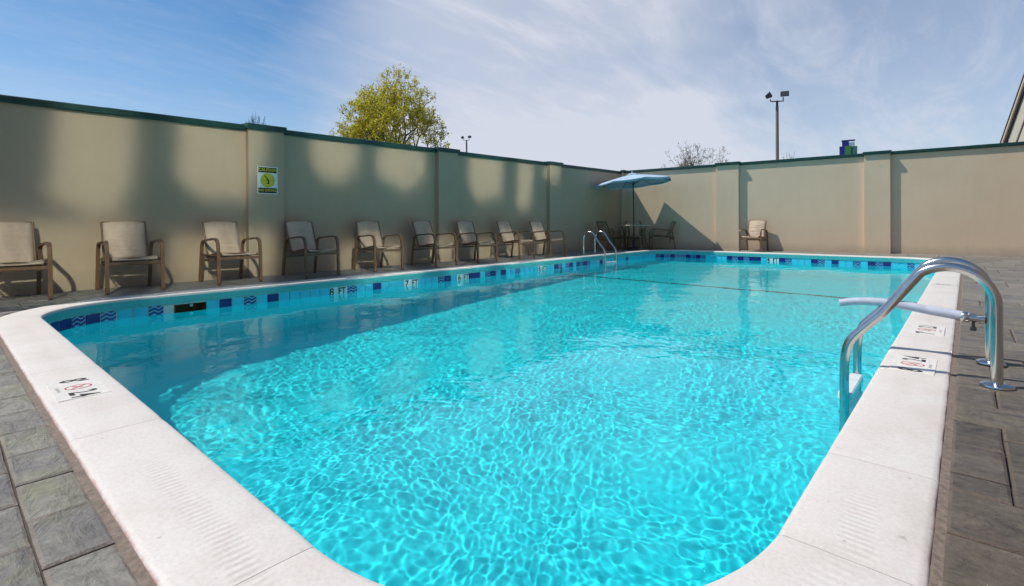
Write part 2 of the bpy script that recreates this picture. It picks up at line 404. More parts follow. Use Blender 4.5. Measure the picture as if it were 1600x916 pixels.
# ------------------------------------------------------------------ pool basin
def depth(y):
    pts = [(0, 2.34), (1.3, 2.28), (3.9, 2.06), (5.6, 1.90), (7.3, 1.74), (8.8, 1.62), (9.9, 1.50), (15.2, 1.30)]
    for (a, da), (b, db) in zip(pts[:-1], pts[1:]):
        if y <= b: return da + (db - da) * (y - a) / (b - a)
    return 1.30
basin = thing('pool_basin', None, None, kind='structure')
ss = []; N = 220
for i in range(N): ss.append(LOOP * i / N)
SK = (1.96, 2.30)
sk_s = [S_W0 + (PY1 - PR - y) for y in SK]
ss = sorted([q for q in ss if not (sk_s[1] - .08 < q < sk_s[0] + .08)] + sk_s); N = len(ss)
in_sk = lambda i: sk_s[1] - 1e-6 <= ss[i] < sk_s[0] - 1e-6
m = MB(); vs = []; 
for s in ss:
    x, y = off(s, .022)
    vs += [(x, y, -.13), (x, y, -.27), (x, y, -depth(y) + .12)]
    x2, y2 = off(s, -.10); vs.append((x2, y2, -depth(y2)))
fs = []
for i in range(N):
    j = (i + 1) % N
    for k in range(1 if in_sk(i) else 0, 3): fs.append((i * 4 + k, i * 4 + k + 1, j * 4 + k + 1, j * 4 + k))
m.add(vs, fs)
basin_wall = m.build('basin_wall', PLASTER, basin, True)
m = MB(); ys = sorted(set([PY0 + .10 + PR * (1 - math.cos(R(a))) * .9 for a in range(0, 91, 9)] + [PY1 - .10 - PR * (1 - math.cos(R(a))) * .9 for a in range(0, 91, 9)] + [PY0 + PR + i * .5 for i in range(26)] + [9.9]))
vs = []; rr = PR - .10
def halfspan(y):
    lo, hi = PY0 + .10, PY1 - .10; x0, x1 = PX0 + .10, PX1 - .10
    d = 0
    if y < lo + rr: d = rr - math.sqrt(max(0, rr * rr - (lo + rr - y) ** 2))
    if y > hi - rr: d = rr - math.sqrt(max(0, rr * rr - (y - hi + rr) ** 2))
    return x0 + d, x1 - d
for y in ys:
    a, b = halfspan(y); vs += [(a - .02, y, -depth(y) - .002), (b + .02, y, -depth(y) - .002)]
m.add(vs, [(2 * i, 2 * i + 1, 2 * i + 3, 2 * i + 2) for i in range(len(ys) - 1)])
basin_floor = m.build('basin_floor', PLASTER, basin)
m = MB(); x0, x1 = PX0 - .02, PX1 + .02
YL = 9.9
m.box(x0 + .1, x1 - .1, YL - .05, YL + .05, -depth(YL) - .01, -depth(YL) + .012)
for sx in (x0 + .008, x1 - .02): m.box(sx, sx + .012, YL - .05, YL + .05, -depth(YL), -.30)
line_ = m.build('slope_break_line', CONC, basin)

# tiles: individual 15 cm tiles along the west and north sides, the rest joined
def tile_mesh(w, mat):
    m = MB(); m.box(-w / 2, w / 2, -.006, .006, -.072, .072, bevel=.0022)
    me = bpy.data.meshes.new('tile'); me.from_pydata(m.v, [], m.f); me.materials.append(mat); return me
TW = .152
TILES = {k: tile_mesh(TW - .006, v) for k, v in dict(a=AQUA, n=NAVY, w=WAVE, p=PALE).items()}
TZ = -.185
m = MB(); vs = []
for s in ss:
    x, y = off(s, .0205); x2, y2 = off(s, .0215); vs += [(x, y, -.105), (x, y, -.265)]
m.add(vs, [(2 * i, 2 * i + 1, 2 * ((i + 1) % N) + 1, 2 * ((i + 1) % N)) for i in range(N) if not in_sk(i)])
m.build('grout_band', GROUT, basin)
west = {}
def mark(tab, a, b, kinds, base):
    """kinds spread over coordinates a..b"""
    n = len(kinds)
    for i, k in enumerate(kinds): tab.append((a + (b - a) * (i + .5) / n, k))
wm = []
mark(wm, .80, 1.30, 'nwnw', 0); mark(wm, 1.65, 1.80, 'w', 0); mark(wm, 2.43, 2.58, 'n', 0)
mark(wm, 2.74, 2.89, 'w', 0); mark(wm, 3.08, 3.23, 'n', 0); mark(wm, 4.25, 4.40, 'w', 0); mark(wm, 4.80, 4.95, 'n', 0)
mark(wm, 6.15, 6.45, 'wn', 0); mark(wm, 6.88, 7.15, 'nn', 0); mark(wm, 7.28, 7.58, 'wn', 0); mark(wm, 7.81, 7.96, 'n', 0); mark(wm, 8.23, 8.38, 'w', 0)
mark(wm, 9.54, 9.86, 'nw', 0); mark(wm, 10.1, 11.1, 'wnnwnw', 0); mark(wm, 11.62, 11.8, 'n', 0); mark(wm, 12.31, 12.46, 'n', 0); mark(wm, 13.0, 13.15, 'w', 0)
WD = [(4.10, '8', 'FT'), (5.49, '7', 'FT'), (6.71, '6', 'FT'), (9.14, '5', 'FT')]
nm = []
mark(nm, -7.3, -5.735, 'wnwnwnwnw', 0); mark(nm, -5.165, -4.29, 'nwnwn', 0); mark(nm, -3.745, -3.42, 'nw', 0); mark(nm, -3.03, -2.715, 'nw', 0)
mark(nm, -2.505, -2.355, 'n', 0); mark(nm, -2.15, -2.0, 'w', 0); mark(nm, -1.81, -1.305, 'nwn', 0); mark(nm, -.995, -.84, 'w', 0)
ND = [(-3.95, '4', 'FT')]
def nearest(tab, c, tol=.078):
    best = None
    for v, k in tab:
        if abs(v - c) < tol and (best is None or abs(v - c) < abs(best[0] - c)): best = (v, k)
    return best[1] if best else 'a'
ntile = int(LOOP / TW); TP = LOOP / ntile
stuff = MB(); ntl = 0; depth_spots = []
for i in range(ntile):
    s = (i + .5) * TP; x, y = off(s, .014); _, n = loop_pt(s)
    rz = math.atan2(n[1], n[0]) - math.pi / 2
    west_side = x < PX0 + PR * .6 and S_N0 < s; north = y > PY1 - PR * .6
    k = 'a'
    if west_side and not north: k = nearest(wm, y)
    elif north: k = nearest(nm, x, .088)
    if x < PX0 + .05 and SK[0] - .07 < y < SK[1] + .07: continue
    isd = any(abs(y - c) < TW * .98 for c, _, _ in WD) and x < PX0 + .05 or any(abs(x - c) < TW * .98 for c, _, _ in ND) and north
    if isd: k = 'p'
    if (west_side or north) and not (x > PX1 - .3):
        o = link('tile', TILES[k], basin, loc=(x, y, TZ)); o.rotation_euler = (0, 0, rz); ntl += 1
    else:
        stuff.box(-TW / 2 + .003, TW / 2 - .003, -.006, .006, -.072, .072, M=Matrix.Translation((x, y, TZ)) @ Matrix.Rotation(rz, 4, 'Z'), mi=0)
stuff.build('tile_band', AQUA, basin, kind='stuff')
def lettering(txt, size, loc, rot, mat, parent, sx=1, bold=True, name='lettering'):
    me = text_mesh(txt, size, 0.0, bold); me.materials.clear(); me.materials.append(mat)
    o = link(name, me, parent, loc=loc); o.rotation_euler = rot; o.scale = (sx, 1, 1); return o
for c, a, b in WD:
    lettering(a, .15, (PX0 - .0065, c - .095, TZ + .002), (R(90), 0, R(90)), BLACK, basin)
    lettering(b, .15, (PX0 - .0065, c + .075, TZ + .002), (R(90), 0, R(90)), BLACK, basin, .8)
for c, a, b in ND:
    lettering(a, .15, (c - .09, PY1 + .0065, TZ + .002), (R(90), 0, 0), BLACK, basin)
    lettering(b, .15, (c + .085, PY1 + .0065, TZ + .002), (R(90), 0, 0), BLACK, basin, .8)
# skimmer mouth
m = MB(); y0, y1 = SK; zt, zb = -.108, -.268; xw = PX0 - .012; dp = .30
m.box(xw - dp, xw - dp + .01, y0, y1, zb, zt)            # back
m.box(xw - dp, xw, y0 - .012, y0, zb, zt); m.box(xw - dp, xw, y1, y1 + .012, zb, zt)
m.box(xw - dp, xw, y0 - .012, y1 + .012, zt, zt + .01); m.box(xw - dp, xw, y0 - .012, y1 + .012, zb - .012, zb)
skim = m.build('skimmer', simple('skimmer_brown', (.22, .115, .05), .6), basin)
m = MB(); m.lathe([(.018, -.01), (.022, 0), (.018, .012)], 12, Matrix.Translation((xw - .10, (y0 + y1) / 2 + .03, -.16)) @ Matrix.Rotation(R(90), 4, 'Y'))
m.build('knob', PLASTIC, skim, True)

# ------------------------------------------------------------------ water
def water():
    x0, x1, y0, y1 = PX0 - .03, PX1 + .03, PY0 - .03, PY1 + .03
    nx = int((x1 - x0) / .0105) + 1; yl = []; y = y0
    while y < y1: yl.append(y); y += .0095 if y < 5 else (.013 if y < 9 else .018)
    yl = np.array(yl + [y1]); ny = len(yl)
    X, Y = np.meshgrid(np.linspace(x0, x1, nx), yl)
    rng = np.random.default_rng(5); Z = np.zeros_like(X)
    wx = X + .05 * np.sin(Y * 2.1 + 1) + .06 * np.sin(X * 3.3 + Y * 1.7) + .012 * np.sin(Y * 13 + 2 * np.sin(X * 7)); wy = Y + .05 * np.sin(X * 2.4 + 2) + .06 * np.sin(Y * 3.9 - X * 1.3)
    Zl = np.zeros_like(X)
    for lam, slope, n in ((1.3, .004, 6), (.6, .005, 10), (.30, .004, 20), (.15, .0042, 28), (.080, .0050, 40), (.050, .0046, 44)):
        for _ in range(n):
            l = lam * rng.uniform(.68, 1.5); a = rng.uniform(0, 2 * np.pi); k = 2 * np.pi / l
            A = slope / k * np.sqrt(2 / n) * 1.35
            (Zl if lam > .5 else Z)[...] += A * np.sin(k * (wx * np.cos(a) + wy * np.sin(a)) + rng.uniform(0, 6.28))
    mod = 1 + .28 * np.sin(X * 1.9 + 1.3 * np.sin(Y * 1.1)) * np.sin(Y * 1.5 + 1.1 * np.sin(X * 1.3)) + .22 * np.sin(X * 4.7 + Y * 2.9 + 2 * np.sin(Y * 2.3)) * np.sin(Y * 5.3 - X * 1.9)
    Z = Zl + Z * mod
    V = np.stack([X.ravel(), Y.ravel(), (Z + WZ).ravel()], 1)
    idx = np.arange(nx * ny).reshape(ny, nx)
    F = np.stack([idx[:-1, :-1].ravel(), idx[:-1, 1:].ravel(), idx[1:, 1:].ravel(), idx[1:, :-1].ravel()], 1)
    me = bpy.data.meshes.new('water'); me.vertices.add(len(V)); me.vertices.foreach_set('co', V.ravel())
    me.loops.add(F.size); me.loops.foreach_set('vertex_index', F.ravel().astype(np.int32))
    me.polygons.add(len(F)); me.polygons.foreach_set('loop_start', np.arange(0, F.size, 4, dtype=np.int32))
    me.polygons.foreach_set('loop_total', np.full(len(F), 4, dtype=np.int32))
    me.update(calc_edges=True); me.polygons.foreach_set('use_smooth', np.ones(len(F), dtype=bool)); me.materials.append(WATER)
    o = link('pool_water', me, kind='structure'); o.cycles.is_caustics_caster = True; return o
water()
for o in [basin_wall, basin_floor, line_]: o.cycles.is_caustics_receiver = True
for o in basin.children: o.cycles.is_caustics_receiver = True

# ------------------------------------------------------------------ coping
coping = thing('pool_coping', None, None, kind='structure')
joints = [0.55, 1.95, 3.35, 4.76, 5.6, 7.33, 8.0, 9.5, 11.0, 12.5, 14.0, 15.6, 17.2]
# joints measured where the photo shows them: (-1.4,.67) and (-.4,1.63), (-.36,2.3)
joints = sorted(set([PX1 - PR - PX0 - PR - .02 + j for j in (-3.9, -2.7, -1.35, 0)] +
         [S_E0 + j for j in (-.03, .63, 2.15, 3.6, 5.1, 6.6, 8.1, 9.6, 11.2, 12.42)] +
         [S_N0 + j for j in (0, 1.5, 3.0, 4.78)] + [S_W0 + j for j in (0, 1.55, 3.1, 4.65, 6.2, 7.75, 9.3, 10.85, 12.42)] + [LOOP - .01]))
prof = [(.016, -.125), (.004, -.10), (-.001, -.085), (-.002, -.018), (.000, -.002), (.006, .005), (.018, .008),
        (.10, .0085), (.20, .0075), (.295, .006), (.312, .002), (.319, -.006), (CW, -.12)]
def coping_slab(a, b):
    n = max(3, int((b - a) / .07)); vs = []; uvs = []; fs = []; P = len(prof)
    for i in range(n + 1):
        s = a + (b - a) * i / n
        for d, z in prof:
            zz = z + (.0012 * math.sin(s * 2.3) if z > -.01 else 0); jit = 0.0012 * math.sin(s * 19) if d > .31 else 0
            if (i == 0 or i == n) and z > -.02: zz -= .003
            vs.append((*off(s, d + jit), zz)); uvs.append((s, d))
    for i in range(n):
        for k in range(P - 1): fs.append((i * P + k, (i + 1) * P + k, (i + 1) * P + k + 1, i * P + k + 1))
    q0 = len(vs)
    for i in (0, n):
        for k in range(P): vs.append(vs[i * P + k]); uvs.append(uvs[i * P + k])
    fs.append(tuple(q0 + k for k in range(P))); fs.append(tuple(q0 + P + k for k in range(P))[::-1])
    me = bpy.data.meshes.new('coping_slab'); me.from_pydata(vs, [], fs); me.materials.append(COPING)
    u = me.uv_layers.new(name='UVMap')
    for lp in me.loops: u.data[lp.index].uv = uvs[lp.vertex_index]
    me.polygons.foreach_set('use_smooth', [len(f.vertices) == 4 for f in me.polygons]); me.update()
    return link('coping_slab', me, coping)
for a, b in zip(joints[:-1], joints[1:]): coping_slab(a + .0012, b - .0012)
coping_slab(-.01 + .0018, joints[0] - .0018)
m = MB(); vs = []
for s in ss: vs += [(*off(s, .03), -.012), (*off(s, .31), -.012)]
m.add(vs, [(2 * i, 2 * i + 1, 2 * ((i + 1) % N) + 1, 2 * ((i + 1) % N)) for i in range(N)])
m.build('joint_filler', simple('coping_filler', (.50, .45, .40), .9), coping)

m = MB(); vs = []
for s in ss: vs += [(*off(s, -.0045), -.020), (*off(s, -.0045), -.106), (*off(s, .012), -.107)]
m.add(vs, [(3 * i + k, 3 * i + k + 1, 3 * ((i + 1) % len(ss)) + k + 1, 3 * ((i + 1) % len(ss)) + k) for i in range(len(ss)) for k in (0, 1)])
m.build('painted_edge', simple('aqua_paint', (.055, .42, .43), .5, bump=.2, scale=30), coping, True)
# depth markers set into the coping
def marker(x, y, rz, ft, mt, txt='NO DIVING'):
    p = MB(); p.box(-.26, .26, -.13, .13, -.01, .0105, bevel=.001)
    mk = p.build('depth_marker', simple('marker_white', (.75, .72, .68), .4), coping, loc=(x, y, 0)); mk.rotation_euler = (0, 0, rz); mk.scale = (.80, .78, 1)
    for t_, dx, sx in ((ft, -.205, .62), (mt, .175, .60)):
        lettering(t_, .20, (dx, -.0, .0115), (0, 0, 0), BLACK, mk, sx, True)
    c = MB(); seg = 40
    vs = [(r * math.cos(2 * math.pi * k / seg) - .015, r * 1.28 * math.sin(2 * math.pi * k / seg) + .006, .0115) for r in (.056, .049) for k in range(seg)]
    c.add(vs, [(k, (k + 1) % seg, seg + (k + 1) % seg, seg + k) for k in range(seg)])
    c.box(-.062, .062, -.003, .003, 0, .0002, M=Matrix.Translation((-.015, .006, .0114)) @ Matrix.Rotation(R(-48), 4, 'Z'))
    c.build('no_diving_ring', RED, mk)
    f = MB()   # diver figure
    f.add([(-.032, -.022, 0), (-.022, -.032, 0), (.02, .01, 0), (.014, .016, 0), (.020 + .012, .030, 0)], [(0, 1, 2, 4, 3)], Matrix.Translation((-.015, .006, .0117)))
    f.build('diver_figure', RED, mk)
    lettering(txt, .022, (-.015, -.098, .0115), (0, 0, 0), GREY, mk, 1)
marker(-3.44, .50, 0, "8'", '2.4')
marker(-.235, 3.84, R(90), "8'", '2.4')
marker(-.228, 5.12, R(90), "7'", '2.1')
mk = MB(); mk.box(-.16, .16, -.13, .13, -.01, .0112, bevel=.001)
mk = mk.build('depth_marker', simple('worn_marker', (.62, .60, .57), .5), coping, loc=(-.22, 8.9, 0)); mk.rotation_euler = (0, 0, R(90))
lettering("5'", .2, (0, 0, .0122), (0, 0, 0), GREY, mk)

# ------------------------------------------------------------------ deck
LW_d = (LC - LA).normalized(); LW_n = Vector((LW_d.y, -LW_d.x, 0))       # towards the pool
FW_d = (FB - LC).normalized(); FW_n = Vector((FW_d.y, -FW_d.x, 0))
patio = thing('patio', None, None, kind='structure')
OUT = CW + .020                         # stones start beyond the expansion joint
X0o, X1o, Y0o, Y1o, Ro = PX0 - OUT, PX1 + OUT, PY0 - OUT, PY1 + OUT, PR + OUT
BX0, BX1, BY0, BY1 = -9.6, 8.0, -9.0, 19.0
def ring(name, mat, z, loop_d, outer, parent=None, kind=None):
    n = 96; m = MB(); vs = []
    cx, cyy = (PX0 + PX1) / 2, (PY0 + PY1) / 2
    for i in range(n):
        s = LOOP * i / n; x, y = off(s, loop_d)
        dx, dy = x - cx, y - cyy
        k = min((outer[1] - cx) / dx if dx > 1e-6 else 1e9, (outer[0] - cx) / dx if dx < -1e-6 else 1e9,
                (outer[3] - cyy) / dy if dy > 1e-6 else 1e9, (outer[2] - cyy) / dy if dy < -1e-6 else 1e9)
        vs += [(x, y, z), (cx + dx * k, cyy + dy * k, z)]
    vs += []
    fs = [(2 * i, 2 * i + 1, 2 * ((i + 1) % n) + 1, 2 * ((i + 1) % n)) for i in range(n)]
    m.add(vs, fs)
    return m.build(name, mat, parent, kind=kind)
ring('mortar_bed', MORTAR, -.016, .30, (BX0, BX1, BY0, BY1), patio)
m = MB(); vs = []
for s in ss: vs += [(*off(s, .318), -.004), (*off(s, OUT + .004), -.007)]
m.add(vs, [(2 * i, 2 * i + 1, 2 * ((i + 1) % N) + 1, 2 * ((i + 1) % N)) for i in range(N)])
m.build('expansion_joint', JOINT, patio)
m = MB(); g0 = 3000
m.add([(BX0 - .4, BY0 - .4, -.04), (BX1 + .4, BY0 - .4, -.04), (BX1 + .4, BY1 + .4, -.04), (BX0 - .4, BY1 + .4, -.04), (-g0, -g0, -.04), (g0, -g0, -.04), (g0, g0, -.04), (-g0, g0, -.04)],
      [(0, 4, 5, 1), (1, 5, 6, 2), (2, 6, 7, 3), (3, 7, 4, 0)])
m.build('ground', ASPH, kind='structure')
ring('subbase', MORTAR, -.045, .30, (BX0 - 1, BX1 + 1, BY0 - 1, BY1 + 1), patio)

def sd_round(x, y):
    """signed distance to the outer rounded rectangle and outward normal"""
    cx, cyy = (X0o + X1o) / 2, (Y0o + Y1o) / 2; hx, hy = (X1o - X0o) / 2 - Ro, (Y1o - Y0o) / 2 - Ro
    dx, dy = x - cx, y - cyy; qx, qy = abs(dx) - hx, abs(dy) - hy
    if qx > 0 and qy > 0:
        l = math.hypot(qx, qy); return l - Ro, (math.copysign(qx / l, dx), math.copysign(qy / l, dy))
    if qx > qy: return qx - Ro, (math.copysign(1, dx), 0)
    return qy - Ro, (0, math.copysign(1, dy))
def clip(poly, nx, ny, d):
    """keep side where nx*x+ny*y >= d"""
    outp = []
    for i, p in enumerate(poly):
        q = poly[(i + 1) % len(poly)]; a = nx * p[0] + ny * p[1] - d; b = nx * q[0] + ny * q[1] - d
        if a >= 0: outp.append(p)
        if a * b < 0: t = a / (a - b); outp.append((p[0] + (q[0] - p[0]) * t, p[1] + (q[1] - p[1]) * t))
    return outp
G = .152; rng = random.Random(31)
gx0, gy0 = X1o - 62 * G, Y0o - 14 * G
gnx, gny = int((5.0 - gx0) / G), int((18.2 - gy0) / G)
occ = [[0] * gny for _ in range(gnx)]; stones = []
SZ = [(4, 2), (2, 4), (3, 3), (4, 3), (3, 4), (2, 2), (3, 2), (2, 3), (2, 1), (1, 2), (4, 4), (2, 2), (3, 2)]
for i in range(gnx):
    for j in range(gny):
        if occ[i][j]: continue
        xc, yc = gx0 + i * G, gy0 + j * G
        if sd_round(xc + G / 2, yc + G / 2)[0] < -.7: continue
        c = SZ[:]; rng.shuffle(c)
        for w, h in c + [(1, 1)]:
            if i + w > gnx or j + h > gny: continue
            if any(occ[a][b] for a in range(i, i + w) for b in range(j, j + h)): continue
            break
        for a in range(i, i + w):
            for b in range(j, j + h): occ[a][b] = 1
        jt = .003
        poly = [(xc + jt, yc + jt), (xc + w * G - jt, yc + jt), (xc + w * G - jt, yc + h * G - jt), (xc + jt, yc + h * G - jt)]
        cx, cyy = xc + w * G / 2, yc + h * G / 2
        # boundary test on several sample points
        best = min((sd_round(px, py) for px, py in poly + [(cx, cyy)]), key=lambda t: t[0])
        if best[0] < 0:
            near = min(((px, py) for px, py in poly), key=lambda p: abs(sd_round(*p)[0]))
            bp = max(poly, key=lambda p: sd_round(*p)[0])
            if sd_round(*bp)[0] <= .02: continue
            d0, nn = sd_round(cx, cyy); bxp, byp = cx - nn[0] * d0, cyy - nn[1] * d0
            poly = clip(poly, nn[0], nn[1], nn[0] * bxp + nn[1] * byp + .002)
            if len(poly) < 3: continue
        if (Vector((cx, cyy, 0)) - LC).dot(LW_n) < -.25 or (Vector((cx, cyy, 0)) - LC).dot(FW_n) < -.25: continue
        ar = abs(sum(poly[k][0] * poly[(k + 1) % len(poly)][1] - poly[(k + 1) % len(poly)][0] * poly[k][1] for k in range(len(poly)))) / 2
        if ar < .003: continue
        stones.append(poly)
cyaw, syaw = math.cos(R(41.4816)), math.sin(R(41.4816))
def seen_size(poly):
    cx = sum(p[0] for p in poly) / len(poly); cyy = sum(p[1] for p in poly) / len(poly)
    Xc = cx * cyaw + cyy * syaw; Zc = -cx * syaw + cyy * cyaw
    if Zc < .5: return 0
    u = 800 + 803 * Xc / Zc; v = 349 + 803 * EYE / Zc
    if not (-60 < u < 1660 and v < 980): return 0
    ar = abs(sum(poly[k][0] * poly[(k + 1) % len(poly)][1] - poly[(k + 1) % len(poly)][0] * poly[k][1] for k in range(len(poly)))) / 2
    return ar / Zc ** 3
def inset(poly, d):
    n = len(poly); ar = sum(poly[k][0] * poly[(k + 1) % n][1] - poly[(k + 1) % n][0] * poly[k][1] for k in range(n))
    if ar < 0: poly = poly[::-1]
    o = []
    for k in range(n):
        a, b, c = Vector(poly[k - 1]), Vector(poly[k]), Vector(poly[(k + 1) % n])
        e1, e2 = (b - a), (c - b)
        if e1.length < 1e-6 or e2.length < 1e-6: o.append(tuple(b)); continue
        e1.normalize(); e2.normalize(); n1 = Vector((-e1.y, e1.x)); n2 = Vector((-e2.y, e2.x))
        q = n1 + n2; q = q / max(.3, q.dot(q) / 2) if q.length > 1e-6 else n1
        o.append((b.x + q.x * d, b.y + q.y * d))
    return poly, o
def stone_mesh(mb, poly, tones, subdiv=True):
    dz = rng.uniform(-.003, .002); tl = (rng.uniform(-.006, .006), rng.uniform(-.006, .006))
    cx = sum(p[0] for p in poly) / len(poly); cyy = sum(p[1] for p in poly) / len(poly)
    # ragged edge: split the long sides
    pp = []
    for k, p in enumerate(poly):
        q = poly[(k + 1) % len(poly)]; L = math.hypot(q[0] - p[0], q[1] - p[1]); ns = max(1, int(L / .11)) if subdiv else 1
        for t_ in range(ns):
            f = t_ / ns; x = p[0] + (q[0] - p[0]) * f; y = p[1] + (q[1] - p[1]) * f
            if t_: x += rng.uniform(-.0022, .0022); y += rng.uniform(-.0022, .0022)
            pp.append((x, y))
    base, top = inset(pp, .009)
    n = len(base); Z = lambda x, y, z: z + dz + (x - cx) * tl[0] + (y - cyy) * tl[1]
    vs = [(x, y, -.02) for x, y in base] + [(x, y, Z(x, y, -.006)) for x, y in base] + [(x, y, Z(x, y, -.001 + rng.uniform(-.0008, .0008))) for x, y in top]
    fs = [(k, (k + 1) % n, n + (k + 1) % n, n + k) for k in range(n)] + [(n + k, n + (k + 1) % n, 2 * n + (k + 1) % n, 2 * n + k) for k in range(n)] + [tuple(2 * n + k for k in range(n))]
    mb.add(vs, fs); tones += [TONE + (2 if len(f) == 4 and i < len(fs) - 1 else 0) for i, f in enumerate(fs)]
order = sorted(stones, key=seen_size, reverse=True)
far_mb, far_t = MB(), []
def set_tone(o, tones):
    a = o.data.attributes.new('tone', 'FLOAT', 'FACE'); a.data.foreach_set('value', tones)
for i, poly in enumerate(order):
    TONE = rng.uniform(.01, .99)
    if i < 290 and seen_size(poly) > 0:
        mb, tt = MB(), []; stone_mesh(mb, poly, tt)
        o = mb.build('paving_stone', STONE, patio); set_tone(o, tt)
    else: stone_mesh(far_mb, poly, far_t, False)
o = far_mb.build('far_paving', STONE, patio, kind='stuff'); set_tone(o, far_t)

# ------------------------------------------------------------------ walls
def wall(name, label, A, B, hA, hB, piers, WALLM, pd=.11):
    """straight wall from A to B (pool face on this line); piers given as distances along the wall"""
    d = (B - A); L = d.length; d.normalize(); nrm = Vector((d.y, -d.x, 0))
    root = thing(name, label, 'wall', A, math.atan2(d.y, d.x))
    H = lambda t: hA + (hB - hA) * t / L
    def slab(t0, t1, y0, y1, z0, z1f, nm, mat, bev=0, n=1, z0f=None):
        m = MB(); zb = (lambda t: z0) if z0f is None else z0f
        vs = [(t0, y0, zb(t0)), (t1, y0, zb(t1)), (t1, y1, zb(t1)), (t0, y1, zb(t0)), (t0, y0, z1f(t0)), (t1, y0, z1f(t1)), (t1, y1, z1f(t1)), (t0, y1, z1f(t0))]
        m.add(vs, [(3, 2, 1, 0), (4, 5, 6, 7), (0, 1, 5, 4), (1, 2, 6, 5), (2, 3, 7, 6), (3, 0, 4, 7)])
        return m.build(nm, mat, root)
    slab(0, L, 0, .22, -.1, lambda t: H(t) - .084, 'wall_face', WALLM)
    segs = []; t = 0
    for (a, b) in piers:
        if a > t: segs.append((t, a, 0))
        segs.append((a, b, 1)); t = b
    if t < L: segs.append((t, L, 0))
    cut = []
    for a, b, pier in segs:
        n_ = 1 if pier else max(1, round((b - a) / 2.1))
        for q in range(n_): cut.append((a + (b - a) * q / n_, a + (b - a) * (q + 1) / n_, pier, q > 0, q < n_ - 1, q % 2))
    for a, b, pier in segs:
        if pier: slab(a, b, -pd, -.001, -.1, lambda t: H(t) - .062, 'pilaster', WALLM)
    for a, b, pier, ja, jb, alt in cut:
        o_ = .045 + (pd if pier else 0) + (.0022 if alt else 0); up = .022 if pier else (.0025 if alt else 0); ex = .03 if pier else -.031
        a2, b2 = (a - ex if a > 0 else a), (b + ex if b < L else b)
        if ja: a2 = a
        if jb: b2 = b - .003
        m = MB(); h0, h1 = H(a2), H(b2)
        prof_ = [(-o_, -.086 + up), (-o_ - .004, -.075 + up), (-o_ - .004, -.012 + up), (-o_ + .012, up), (.27, .012 + up), (.27, -.086 + up), (.24, -.088 + up), (-o_ + .02, -.088 + up)]
        P = len(prof_); vs = [(tt, y, hh + z) for tt, hh in ((a2, h0), (b2, h1)) for y, z in prof_]
        m.add(vs, [(k, (k + 1) % P, P + (k + 1) % P, P + k) for k in range(P)] + [tuple(range(P - 1, -1, -1)), tuple(P + k for k in range(P))])
        m.build('metal_cap', CAPM, root)
    return root
# left wall, local x runs from near to far; its pool side is local -y
LWS = LA - LW_d * 4.0
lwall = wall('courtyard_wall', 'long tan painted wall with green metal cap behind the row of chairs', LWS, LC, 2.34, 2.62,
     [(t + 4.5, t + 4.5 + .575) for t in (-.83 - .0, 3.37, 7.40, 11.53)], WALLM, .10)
fw_end = LC + FW_d * 16.0
FLEN = 16.0
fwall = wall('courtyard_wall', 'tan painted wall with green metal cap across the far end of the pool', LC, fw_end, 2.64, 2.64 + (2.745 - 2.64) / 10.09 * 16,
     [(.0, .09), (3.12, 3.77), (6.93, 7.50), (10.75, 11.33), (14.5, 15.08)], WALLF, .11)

# warning sign on the first pilaster
sgn = thing('warning_sign', 'yellow and black caution no diving sign fixed to the tan pilaster', 'sign')
Pm = LWS + LW_d * (4.5 + 3.37 + .30) + LW_n * .106
sgn.location = (Pm.x, Pm.y, 1.57); sgn.rotation_euler = (R(90), 0, math.atan2(LW_d.y, LW_d.x))
def quad(mb, x0, x1, y0, y1, z, t=.0015): mb.box(x0, x1, y0, y1, z - t, z)
m = MB(); m.box(-.165, .165, -.225, .225, -.006, 0, bevel=.002); m.build('panel', WHITE, sgn)
m = MB(); quad(m, -.150, .150, .125, .210, .0022); m.build('band', BLACK, sgn)
m = MB(); quad(m, -.150, .150, -.210, -.125, .0022); m.build('band', BLACK, sgn)
lettering('CAUTION', .066, (0, .168, .0035), (0, 0, 0), YELLOW, sgn, 1.0)
lettering('NO DIVING', .062, (0, -.167, .0035), (0, 0, 0), YELLOW, sgn, .88)
m = MB(); seg = 36
m.add([(.116 * math.cos(2 * math.pi * k / seg), .116 * math.sin(2 * math.pi * k / seg), .0022) for k in range(seg)], [tuple(range(seg))]); m.build('disc', YELLOW, sgn)
m = MB(); m.add([(r * math.cos(2 * math.pi * k / seg), r * math.sin(2 * math.pi * k / seg), .0032) for r in (.112, .107) for k in range(seg)], [(k, (k + 1) % seg, seg + (k + 1) % seg, seg + k) for k in range(seg)])
m.box(-.11, .11, -.002, .002, .0026, .0031, M=Matrix.Rotation(R(0), 4, 'Z'))
m.build('crossed_ring', simple('olive_ink', (.25, .26, .02), .6), sgn)
m = MB()
for path, w in (([(-.055, .075), (-.02, .045), (.005, .01)], .008), ([(.0, .02), (.015, -.03), (.012, -.062)], .013), ([(.012, -.055), (-.02, -.05)], .006)):
    for a, b in zip(path[:-1], path[1:]):
        d = (Vector(b) - Vector(a)).normalized(); q = Vector((-d.y, d.x)) * w
        m.add([(a[0] - q.x, a[1] - q.y, .0036), (b[0] - q.x, b[1] - q.y, .0036), (b[0] + q.x, b[1] + q.y, .0036), (a[0] + q.x, a[1] + q.y, .0036)], [(0, 1, 2, 3)])
m.build('diver_figure', BLACK, sgn)

